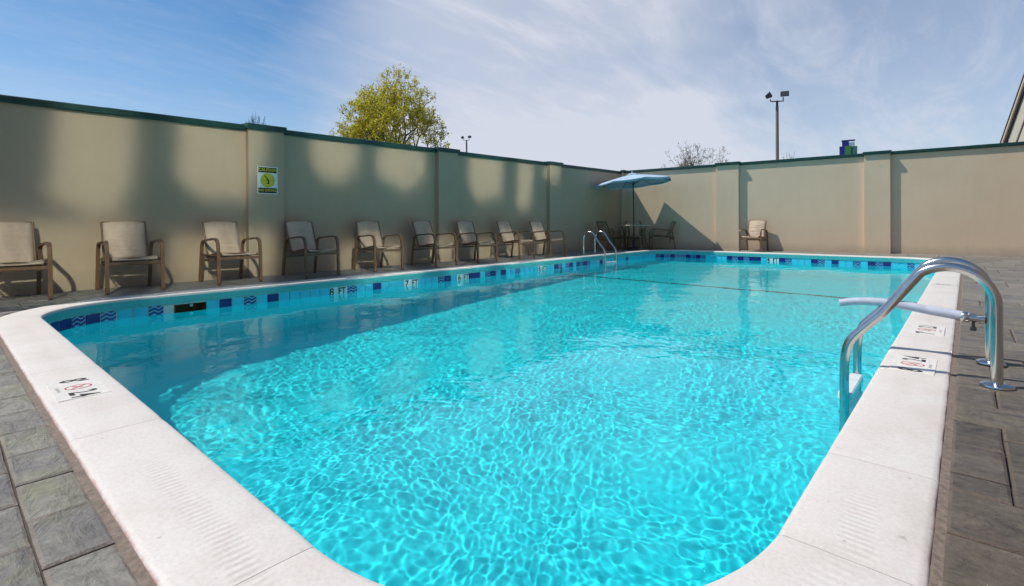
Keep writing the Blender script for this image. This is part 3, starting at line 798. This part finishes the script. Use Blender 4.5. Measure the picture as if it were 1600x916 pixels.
# ------------------------------------------------------------------ chairs
def make_chair(label, group):
    t = thing('sling_chair', label, 'chair', group=group)
    rect = lambda a, b: [(-a, -b), (a, -b), (a, b), (-a, b)]
    for s in (-1, 1):
        m = MB()
        p = smooth_path([(.345, 0, 0), (.335, 0, .30), (.325, 0, .53), (.29, 0, .625), (.18, 0, .645), (0, 0, .625), (-.20, 0, .615), (-.285, 0, .575), (-.305, 0, .45), (-.375, 0, 0)], 3)
        m.sweep([(q.x, s * .285, q.z) for q in p], rect(.021, .0125)); m.build('side_frame', BRONZE, t, True)
    rail = smooth_path([(.31, 0, .425), (.22, 0, .450), (0, 0, .415), (-.16, 0, .385), (-.215, 0, .42), (-.30, 0, .63), (-.36, 0, .79), (-.40, 0, .885)], 2)
    for s in (-1, 1):
        m = MB(); m.tube([(q.x, s * .238, q.z) for q in rail], .0125, 8); m.build('sling_rail', BRONZE, t, True)
    m = MB(); m.box(.318, .342, -.27, .27, .345, .385, bevel=.004); m.build('stretcher', BRONZE, t)
    m = MB(); m.box(-.345, -.325, -.27, .27, .30, .335, bevel=.004); m.build('stretcher', BRONZE, t)
    m = MB(); m.tube([(.27, -.272, .415), (.27, .272, .415)], .011, 8, up=Vector((0, 0, 1))); m.tube([(-.17, -.272, .372), (-.17, .272, .372)], .011, 8, up=Vector((0, 0, 1)))
    for s in (-1, 1): m.tube([(-.32, s * .27, .40), (.31, s * .27, .40)], .010, 8)
    m.build('seat_frame', BRONZE, t, True)
    m = MB(); m.tube([(-.398, -.235, .879), (-.398, .235, .879)], .011, 8, up=Vector((0, 0, 1))); m.build('top_bar', BRONZE, t, True)
    def fabric(path, sag, name, nu=10):
        path = [Vector(q) for q in path]; n = len(path); vs = []; fs = []
        for i, q in enumerate(path):
            tn = (path[min(i + 1, n - 1)] - path[max(i - 1, 0)]).normalized(); nr = Vector((tn.z, 0, -tn.x))
            if nr.z < 0 and name == 'seat_sling': nr = -nr
            f_ = math.sin(math.pi * i / (n - 1))
            for k in range(nu + 1):
                y = -.232 + .464 * k / nu; e = 1 - (2 * k / nu - 1) ** 2
                c = q - nr * (sag * e * (.35 + .65 * f_)) + nr * (.0025 * math.sin(i * 1.7 + k * .9) * e)
                vs.append((c.x, y, c.z + .012)) 
        for i in range(n - 1):
            for k in range(nu): a = i * (nu + 1) + k; fs.append((a, a + 1, a + nu + 2, a + nu + 1))
        m = MB(); m.add(vs, fs); o = m.build(name, SLING, t, 'all')
        md = o.modifiers.new('thickness', 'SOLIDIFY'); md.thickness = .005; return o
    fabric(smooth_path([(.335, 0, .400), (.325, 0, .430), (.22, 0, .450), (0, 0, .415), (-.15, 0, .388)], 1), .035, 'seat_sling')
    fabric(smooth_path([(-.205, 0, .395), (-.225, 0, .43), (-.30, 0, .63), (-.36, 0, .79), (-.396, 0, .875)], 1), -.028, 'back_sling')
    for s in (-1, 1):
        for x in (.345, -.375):
            m = MB(); m.lathe([(.016, 0), (.018, .004), (.018, .02), (.012, .024)], 8); m.build('foot_cap', DARK, t, True, loc=(x, s * .285, 0))
    return t
grp = 'beige sling chairs along the long wall'
labs = ['beige sling chair cut by the left edge of the photo', 'beige sling chair between the edge chair and the one left of the caution sign',
        'beige sling chair just left of the pilaster with the caution sign', 'beige sling chair just right of the pilaster with the caution sign',
        'beige sling chair midway between the caution sign pilaster and the second pilaster', 'beige sling chair in front of the second pilaster, behind the seven foot marking',
        'beige sling chair just right of the second pilaster, third from the row end', 'beige sling chair next to last in the row towards the far ladder',
        'beige sling chair last in the row, before the third pilaster']
cyv = [.60, 1.71, 2.93, 4.16, 5.48, 6.79, 8.00, 9.34, 10.55]
rzs = [2, -2, 1, 3, -2, 3, -1, 2, -2]
chair0 = make_chair(labs[0], grp)
cx_ = -8.12
chair0.location = (cx_ - .0, cyv[0], .003); chair0.rotation_euler = (0, 0, R(rzs[0]))
for lab, y, a in zip(labs[1:], cyv[1:], rzs[1:]):
    copy_tree(chair0, (cx_ + rnd.uniform(-.02, .03), y, .003), R(a), lab)
c = copy_tree(chair0, (-4.68, 16.0, .003), R(-90), 'beige sling chair standing alone in the sun by the far wall')
c['group'] = 'sling chairs away from the row'
for (x, y, a, lab) in ((-8.33, 14.12, 70, 'brown sling chair left of the umbrella table, seen from the side'), (-8.30, 15.45, -62, 'beige sling chair behind the umbrella table, its back above the table top'), (-7.42, 15.72, 215, 'dim sling chair right of the umbrella table in the corner shade')):
    c = copy_tree(chair0, (x, y, .003), R(a), lab); c['group'] = 'sling chairs away from the row'

# ------------------------------------------------------------------ table and umbrella
TX, TY = -7.83, 14.65
tb = thing('patio_table', 'round brown patio table with the umbrella pole through it in the far corner', 'table', (TX, TY, .002))
m = MB(); m.lathe([(.02, .745), (.57, .745), (.592, .75), (.595, .765), (.585, .777), (.56, .772), (.02, .770)], 40); m.build('table_top', simple('table_tan', (.42, .31, .22), .35), tb, True)
for k in range(4):
    a = R(45 + 90 * k + 10); m = MB(); p = smooth_path([(.50, 0, 0), (.42, 0, .25), (.33, 0, .55), (.42, 0, .745)], 2)
    m.sweep([(q.x * math.cos(a), q.x * math.sin(a), q.z) for q in p], [(-.018, -.012), (.018, -.012), (.018, .012), (-.018, .012)], Vector((-math.sin(a), math.cos(a), 0)))
    m.build('leg', BRONZE, tb, True)
m = MB(); m.lathe([(.35, .40), (.365, .40), (.365, .415), (.35, .415)], 28); m.build('leg_ring', BRONZE, tb, True)
um = thing('patio_umbrella', 'light blue patio umbrella tilted over the corner table', 'umbrella', (TX, TY, .002))
um.rotation_euler = (0, 0, 0)
m = MB(); m.lathe([(.0, 0), (.26, 0), (.27, .02), (.26, .06), (.06, .09), (.045, .11), (.045, .30), (.03, .31)], 28); m.build('base', DARK, um, True)
tilt = Matrix.Translation((-.02, 0, 2.05)) @ Matrix.Rotation(R(41.5), 4, 'Z') @ Matrix.Rotation(R(6), 4, 'Y') @ Matrix.Rotation(R(-41.5), 4, 'Z')
tilt = Matrix.Translation((-.02, 0, 2.08)) @ Matrix.Rotation(R(-5), 4, Vector((-syaw, cyaw, 0))) @ Matrix.Rotation(R(-3), 4, Vector((cyaw, syaw, 0)))
m = MB(); m.tube([(0, 0, .05), (-.01, 0, 1.2), (-.02, 0, 2.05)], .019, 12); m.build('pole', DARK, um, True)
NR, RR = 8, 1.22
m = MB(); vs = []; rings = 7
def can_pt(a, r):
    k = (a / (2 * math.pi / NR)) % 1; sagf = 1 - (1 - math.cos(math.pi / NR)) * math.sin(math.pi * k)
    rr_ = r * RR * (math.cos(math.pi / NR) / math.cos((k - .5) * 2 * math.pi / NR) if True else 1)
    z = .29 - .26 * (r ** 1.2) - .02 * math.sin(math.pi * k) * r
    return (rr_ * math.cos(a), rr_ * math.sin(a), z)
seg = NR * 6
for i in range(rings + 1):
    r = .07 + .93 * i / rings
    for k in range(seg): vs.append(can_pt(2 * math.pi * k / seg + .2 * 0, r))
fs = [(i * seg + k, i * seg + (k + 1) % seg, (i + 1) * seg + (k + 1) % seg, (i + 1) * seg + k) for i in range(rings) for k in range(seg)]
o2 = len(vs)
for k in range(seg):
    p = vs[rings * seg + k]; vs.append((p[0] * 1.003, p[1] * 1.003, p[2] - .045 - .012 * math.sin(math.pi * ((k % 6) / 6))))
fs += [(rings * seg + k, rings * seg + (k + 1) % seg, o2 + (k + 1) % seg, o2 + k) for k in range(seg)]
m.add(vs, fs, tilt); cn = m.build('canopy', CANVAS, um, True)
md = cn.modifiers.new('thickness', 'SOLIDIFY'); md.thickness = .003
m = MB(); m.lathe([(.0, .33), (.10, .315), (.17, .29), (.18, .275)], 16, tilt); m.lathe([(.012, .32), (.022, .34), (.02, .37), (.004, .39)], 10, tilt)
m.build('vent_cap', CANVAS, um, True)
for k in range(NR):
    a = 2 * math.pi * k / NR; m = MB(); q = [can_pt(a + 1e-4, r) for r in (.05, .35, .7, 1.0)]
    m.tube([(x, y, z - .012) for x, y, z in q], .007, 6, tilt, up=Vector((0, 0, 1)))
    m.tube([(.03 * math.cos(a), .03 * math.sin(a), -.02), (q[1][0] * 1.3, q[1][1] * 1.3, .22)], .005, 6, tilt, up=Vector((0, 0, 1)))
    m.build('rib', DARK, um, True)
m = MB(); m.lathe([(.022, -.06), (.035, -.05), (.035, .0), (.022, .01)], 12, tilt); m.tube([(0, 0, -.05), (0, 0, .29)], .017, 10, tilt, up=Vector((1, 0, 0))); m.build('hub', DARK, um, True)

# ------------------------------------------------------------------ ladders
def make_ladder(label):
    t = thing('pool_ladder', label, 'ladder', group='stainless steel pool ladders')
    # local frame: +x points away from the pool, origin on the deck midway between the posts
    for s in (-1, 1):
        y = s * .28
        path = [(0, y, 0), (0, y, .40)] + arc(-.19, .415, .19, 0, 128, 16, y)[0:] + smooth_path([(-.48, y, .320), (-.57, y, .225), (-.635, y, .150), (-.660, y, .055), (-.663, y, -.10)], 2) + [(-.663, y, -.6), (-.663, y, -1.2)]
        m = MB(); m.tube(path, .0245, 18); r = m.build('rail', STEEL, t, True)
        m = MB(); m.lathe([(.026, .001), (.064, .001), (.070, .005), (.067, .014), (.048, .023), (.030, .027), (.026, .027)], 28, Matrix.Translation((0, y, 0)))
        m.build('base_flange', STEEL, r, True)
        m = MB(); m.lathe([(.02, 0), (.034, .004), (.034, .03), (.02, .034)], 16, Matrix.Translation((-.663 + .028, y, -1.1)) @ Matrix.Rotation(R(90), 4, 'Y')); m.build('bumper', PLASTIC, r, True)
    for z in (-.200, -.48, -.77, -1.05):
        m = MB(); m.box(-.70, -.625, -.252, .252, z - .026, z + .026, bevel=.008)
        tr = m.build('tread', PLASTIC, t)
        if z == -.175:
            m = MB()
            m.box(-.69, -.635, -.235, .235, z + .027, z + .031)
            m.build('step_mat', simple('step_grip', (.52, .54, .53), .7, bump=.6, scale=90), tr)
    return t
lad = make_ladder('large chrome pool ladder on the right edge of the pool with a white step')
lad.location = (.110, 3.89, .001); lad.rotation_euler = (0, 0, R(1.0))
l2 = copy_tree(lad, (-7.68, 11.85, .001), R(180), 'small looking chrome pool ladder at the far left edge of the pool')

# fill spout clamped to the far post of the near ladder
fs_ = thing('fill_spout', 'pale hose spout with chrome valve clamped to the near ladder, reaching over the water', 'hose', (.106, 4.170, .275))
m = MB(); m.tube([(-.045, 0, -.012), (-.11, 0, -.007)], .023, 14); m.lathe([(.028, -.02), (.032, -.012), (.032, .012), (.028, .02)], 16, Matrix.Translation((-.115, 0, -.006)) @ Matrix.Rotation(R(90), 4, 'Y'))
m.tube([(-.025, -.0, -.015), (-.05, 0, -.012)], .027, 14); m.build('fitting', STEEL, fs_, True)
m = MB(); m.tube([(-.075, -.005, -.02), (-.078, -.012, -.065)], .008, 8); m.box(-.092, -.062, -.018, -.006, -.085, -.06, bevel=.003); m.build('valve_handle', DARK, fs_, True)
m = MB(); m.tube([(-.13, 0, -.006), (-.16, 0, -.005)], .027, 14); m.build('hose_clamp', STEEL, fs_, True)
hp = smooth_path([(-.10, 0, -.006), (-.25, 0, .01), (-.42, 0, .035), (-.56, -.01, .045), (-.68, -.02, .036), (-.76, -.03, .018)], 3)
m = MB(); n_ = len(hp); m.tube([q[:] for q in hp], .030, 16, scales=[1.0 - .22 * (i / n_) for i in range(n_)])
m.build('hose', simple('pale_hose', (.50, .53, .64), .35, bump=.1, scale=18), fs_, True)

# ------------------------------------------------------------------ trees
def tree_thing(name, label, cat, loc, H, Wd, seed, leaf=None, levels=6, trunk_h=.25, spread=38, tuft=6, leaf_s=.09, r0=.16, tw=4, group=None, leaf_frac=1.0):
    rg = random.Random(seed); segs = []; tips = []
    def grow(p, d, ln, r, lv):
        n = 3; q = p
        pts = [p]
        for i in range(n):
            d = (d + Vector((rg.gauss(0, .10), rg.gauss(0, .10), rg.gauss(0, .06) + .035))).normalized(); q = q + d * (ln / n); pts.append(q)
        segs.append((pts, r, r * .62, lv))
        if lv >= levels - 3: tips.extend(pts[1:])
        if lv == levels: return
        k = rg.choice((2, 3, 3)) if lv < 2 else rg.choice((2, 2, 3)); ph = rg.uniform(0, 6.28)
        if lv == 0: k = tw
        for i in range(k):
            a = R(rg.uniform(.55, 1.25) * spread); ax = d.orthogonal().normalized(); ax.rotate(Matrix.Rotation(ph + i * 6.28 / k + rg.uniform(-.5, .5), 3, d))
            nd = d.copy(); nd.rotate(Matrix.Rotation(a, 3, ax)); grow(q, nd, ln * rg.uniform(.66, .86), r * .60, lv + 1)
    grow(Vector((0, 0, 0)), Vector((0, 0, 1)), trunk_h, r0, 0)
    allp = [p for s in segs for p in s[0]]; xs = max(math.hypot(p.x, p.y) for p in allp); zs = max(p.z for p in allp)
    sx, sz = Wd / 2 / xs, H / zs
    F = lambda p: Vector((p.x * sx, p.y * sx, p.z * sz))
    root = thing(name, label, cat, loc, 0, group)
    m = MB(); m2 = MB()
    for pts, a, b, lv in segs:
        mb = m if lv < 2 else m2; sg = 8 if lv < 2 else (5 if lv < 4 else 3); rad = max(a, .010); n = len(pts)
        mb.tube([F(p)[:] for p in pts], rad, sg, scales=[1 - (1 - b / a) * i / (n - 1) for i in range(n)], up=Vector((.3, 1, .2)))
    m.build('trunk', BARK, root, True); m2.build('branches', BARK, root)
    if leaf:
        vs = []; fs = []; tn = []; 
        for tp in tips:
            if rg.random() > leaf_frac: continue
            c0 = F(tp); t0 = rg.random()
            for _ in range(rg.randint(max(1, tuft - 3), tuft + 2)):
                c = c0 + Vector((rg.gauss(0, 1), rg.gauss(0, 1), rg.gauss(0, 1))) * leaf_s * 1.3
                a = Vector((rg.gauss(0, 1), rg.gauss(0, 1), rg.gauss(0, .6))).normalized(); b = a.orthogonal().normalized(); b.rotate(Matrix.Rotation(rg.uniform(0, 6.28), 3, a))
                s = leaf_s * rg.uniform(.5, 1.1); i0 = len(vs)
                vs += [(c - a * s)[:], (c + b * s * .55)[:], (c + a * s)[:], (c - b * s * .55)[:]]; fs.append((i0, i0 + 1, i0 + 2, i0 + 3)); tn.append(min(1, max(0, t0 * .6 + rg.random() * .4)))
        lm = MB(); lm.v = vs; lm.f = fs; lm.mi = [0] * len(fs); o = lm.build('crown', leaf, root)
        set_tone(o, tn)
    return root
def place(px, Z):
    """ground point seen at photo column px at view depth Z"""
    X = (px - 800) / 803.04 * Z; return (X * cyaw - Z * syaw, X * syaw + Z * cyaw, 0)
LEAF = mk_foliage('spring_leaf', [(.40, .35, .03), (.56, .51, .05), (.68, .62, .09), (.76, .70, .20)])
BUD = mk_foliage('bud', [(.18, .14, .05), (.30, .27, .08)])
tree_thing('leafing_tree', 'round spring tree with yellow green new leaves behind the long wall', 'tree', place(624, 26), 8.75, 7.7, 11, LEAF, 7, .50, 42, 7, .062, .20, 7, leaf_frac=.85)
tree_thing('bare_tree', 'bare spreading tree with a few yellow buds beyond the far wall', 'tree', place(1078, 34), 6.4, 6.6, 4, BUD, 7, .8, 42, 2, .05, .12, 5, leaf_frac=.10)
tree_thing('bare_tree', 'small hazy bare tree top rising over the first pilaster', 'tree', place(404, 40), 9.6, 3.4, 9, None, 6, .8, 30, 2, .07, .09, 5)
tree_thing('bare_tree', 'small bare tree top behind the tall floodlight pole', 'tree', place(1232, 45), 7.1, 4.0, 15, None, 5, .8, 36, 2, .07, .10, 4)
tree_thing('leafing_tree', 'low sparse leafing tree left of the large spring tree', 'tree', place(524, 30), 6.3, 2.2, 21, LEAF, 5, .8, 30, 3, .07, .08, 4, leaf_frac=.5)

# ------------------------------------------------------------------ floodlight poles
def flood(label, px, Z, top_y, r, hs=1.0):
    H = EYE + (349 - top_y) / 803.04 * Z; p = place(px, Z)
    t = thing('floodlight_pole', label, 'lamp post', p, R(41.5), 'floodlight poles beyond the walls')
    k = Z / 30 * hs
    m = MB(); m.tube([(0, 0, 0), (0, 0, H - .30 * k)], r, 12, scales=[1.25, 1]); m.build('pole', POLE, t, True)
    m = MB(); m.tube([(0, 0, H - .45 * k), (0, 0, H + .02 * k)], r * .8, 10); m.tube([(-.40 * k, 0, H + .10 * k), (-.38 * k, 0, H - .02 * k), (0, 0, H - .02 * k), (.36 * k, 0, H + .0 * k), (.36 * k, 0, H + .22 * k)], .035 * k, 8); m.build('bracket', DARK, t, True)
    for sx, yaw, tl, zz_ in ((-.52, 70, -28, .30), (.44, -25, 12, .42)):
        Mx = Matrix.Translation((sx * k, 0, H + zz_ * k)) @ Matrix.Rotation(R(yaw), 4, 'Z') @ Matrix.Rotation(R(tl), 4, 'X')
        m = MB(); v = [(-.21, -.12, -.14), (.21, -.12, -.14), (.21, -.12, .14), (-.21, -.12, .14), (-.13, .13, -.09), (.13, .13, -.09), (.13, .13, .09), (-.13, .13, .09)]
        m.add([tuple(c_ * k for c_ in q) for q in v], [(4, 5, 6, 7), (0, 4, 7, 3), (1, 2, 6, 5), (3, 7, 6, 2), (0, 1, 5, 4)], Mx); m.box(-.22 * k, .22 * k, -.15 * k, -.115 * k, -.15 * k, .15 * k, Mx)
        h = m.build('lamp_head', DARK, t)
        m = MB(); m.box(-.18 * k, .18 * k, -.158 * k, -.151 * k, -.11 * k, .11 * k, Mx); m.build('lens', simple('lamp_glass', (.30, .27, .24), .2), h)
    return t
flood('tall floodlight pole with two lamp heads beyond the far wall', 1215, 32, 160, .085)
flood('distant floodlight pole just showing over the long wall', 729.5, 58, 219, .09, .46)

# ------------------------------------------------------------------ sign tower, gabled building
p = place(1326, 60); k = 60 / 803.04
st = thing('sign_tower', 'distant blue and green sign tower peeking over the far wall', 'sign', p, R(41.5 - 33))
zz0 = lambda y: EYE + (347 - y) * k
BLUE = simple('sign_blue', (.012, .018, .22), .4); GREEN = simple('sign_green', (.06, .22, .06), .4); SG = simple('sign_pale', (.35, .48, .52), .4)
m = MB(); m.box(-.62, .05, -.3, .3, 0, zz0(221)); m.build('blue_column', BLUE, st)
m = MB(); m.box(-.88, -.621, -.22, .22, 0, zz0(229)); m.build('side_column', BLUE, st)
m = MB(); m.box(-.35, .25, -.42, -.301, 0, zz0(229)); m.build('green_panel', GREEN, st)
m = MB(); m.box(.051, .62, -.28, .28, 0, zz0(223.5)); m.build('pale_column', SG, st)
m = MB(); m.box(.251, .86, -.34, -.281, 0, zz0(230)); m.build('green_panel', simple('sign_teal', (.05, .16, .14), .4), st)
m = MB(); m.box(-.66, .66, -.33, .33, zz0(221) + .001, zz0(219.6)); m.build('tower_cap', BLUE, st)

# gabled building at the right edge
def gable():
    Z = 30; k = Z / 803.04
    X0 = (1572 - 800) * k; slope = (220 - 110) / (1600 - 1562)     # roof line in the photo
    t = thing('gabled_building', 'cream building gable with dark red roof edge at the right edge beyond the far wall', 'building', (0, 0, 0))
    B = Matrix.Rotation(R(41.4816), 4, 'Z')       # face parallel to the picture is seen steeply, so turn it about its corner
    t.matrix_world = Matrix.Translation(B @ Vector((X0, Z, 0))) @ Matrix.Rotation(R(-72), 4, 'Z')
    w = 9.0; e = EYE + (348 - 222) * k; sl = 1.2
    gx = w / 2
    m = MB(); v = [(.25, 0, -.04), (w - .25, 0, -.04), (w - .25, 0, e), (gx, 0, e + sl * (gx - .25)), (.25, 0, e)]
    m.add(v + [(x, y + 12, z) for x, y, z in v], [(4, 3, 2, 1, 0), (5, 6, 7, 8, 9), (0, 1, 6, 5), (1, 2, 7, 6), (2, 3, 8, 7), (3, 4, 9, 8), (4, 0, 5, 9)]); m.build('wall', STUCCO, t)
    def slope_box(y0, y1, d0, d1, nm, mat, side=1):
        m = MB(); f = lambda x, d: (x if side > 0 else w - x, e + sl * (x - .25) + d)
        a0, a1, b0, b1 = f(-.35, d0), f(gx, d0), f(-.35, d1), f(gx, d1)
        vs = [(q[0], y, q[1]) for y in (y0, y1) for q in (a0, a1, b1, b0)]
        fsx = [(0, 1, 2, 3), (7, 6, 5, 4), (0, 4, 5, 1), (3, 2, 6, 7), (0, 3, 7, 4), (1, 5, 6, 2)]
        m.add(vs, fsx if side > 0 else [f_[::-1] for f_ in fsx]); return m.build(nm, mat, t)
    for sd in (1, -1):
        slope_box(-.24, 12.3, .26, .32, 'roof', TRIM, sd); slope_box(-.20, -.14, .02, .258, 'fascia', STUCCO, sd); slope_box(-.139, -.001, .12, .24, 'soffit', TAUPE, sd)
        slope_box(-.06, -.002, -1.60, -1.50, 'sloping_trim', TAUPE, sd)
    return t
gable()
# ------------------------------------------------------------------ unseen reflector block added to throw soft sun patches on the long wall
MIRROR = simple('mirror_glass', (.53, .57, .53), .05, 1.0, var=.02)
MIRROR.node_tree.nodes['Principled BSDF'].inputs['Roughness'].default_value = .056
def sun_reflector():
    X, Y0, Y1, HT = 4.6, -9.0, 10.5, 13.5
    t = thing('sun_reflector_block', 'brown block with sloping mirror panes, added out of view to throw sun patches', 'building', (0, 0, 0))
    tilt = R(13.5)
    def px(z): return X + z * math.tan(tilt)
    m = MB(); v = [(px(0), Y0, 0), (px(0), Y1, 0), (px(HT), Y1, HT), (px(HT), Y0, HT), (X + 9, Y0, 0), (X + 9, Y1, 0), (X + 9, Y1, HT), (X + 9, Y0, HT)]
    m.add(v, [(0, 3, 2, 1), (4, 5, 6, 7), (0, 1, 5, 4), (3, 7, 6, 2), (0, 4, 7, 3), (1, 2, 6, 5)]); m.build('wall', simple('reflector_brown', (.16, .12, .09), .8), t)
    F = Matrix.Translation((X, 0, 0)) @ Matrix.Rotation(tilt, 4, 'Y')
    for (ya, yb, za, zb, rd) in PANES:
        m = MB(); m.box(-.05, -.001, ya - .06, yb + .06, za - .06, zb + .06, F); fr = m.build('reflector_frame', TAUPE, t)
        hw, yc = (yb - ya) / 2, (ya + yb) / 2; hr = min(hw, (zb - za) * .5)
        pts = [(ya, zb), (yb, zb)] + [(yc + hw * math.cos(R(-a)), za + hr + hr * math.sin(R(-a))) for a in range(0, 181, 15)] if rd else [(ya, zb), (yb, zb), (yb, za), (ya, za)]
        if rd: pts = [(y + rnd.uniform(-.14, .14) * hw, z + rnd.uniform(-.22, .22) * hw) for y, z in pts]
        n_ = len(pts); m = MB(); m.add([(-.0512, y, z) for y, z in pts] + [(-.062, y, z) for y, z in pts], [tuple(range(n_))[::-1], tuple(n_ + k for k in range(n_))] + [(k, (k + 1) % n_, n_ + (k + 1) % n_, n_ + k) for k in range(n_)], F)
        m.build('mirror_pane', MIRROR, fr)
NG = Vector((-math.cos(R(13.5)), 0, math.sin(R(13.5)))); RD = -SUN + 2 * SUN.dot(NG) * NG
PANES = []  # mirror panes sized and shaped after the wanted light patches
for (y0, y1, z0, z1, rd) in ((1.0, 2.02, .95, 2.5, 1), (2.32, 3.75, 1.15, 2.6, 1), (4.45, 5.5, 1.6, 2.8, 1), (5.85, 7.2, 1.55, 2.8, 1), (8.35, 9.75, 1.45, 2.8, 1), (10.1, 10.9, 1.25, 2.8, 1), (11.3, 12.1, 2.0, 2.9, 1),
                         (-1.4, 2.0, -1.0, .80, 0), (2.2, 3.9, -1.0, .62, 0), (4.9, 6.5, -1.2, .42, 0), (6.9, 8.1, -1.2, .42, 0), (8.4, 11.4, -1.2, .42, 0)):
    zc = []
    for (y, z) in ((y0, z0), (y1, z1)):
        # trace back from the wall along -RD to the tilted plane
        P = Vector((-8.72, y, z)); n = Vector((-math.cos(R(13.5)), 0, math.sin(R(13.5)))); t_ = (Vector((4.6, 0, 0)) - P).dot(n) / (-RD).dot(n); Q = P - RD * t_
        zc.append((Q.y, Q.z / math.cos(R(13.5))))
    PANES.append((zc[0][0], zc[1][0], zc[0][1], zc[1][1], rd))
sun_reflector()
print('stones', len(stones), 'tiles', ntl)
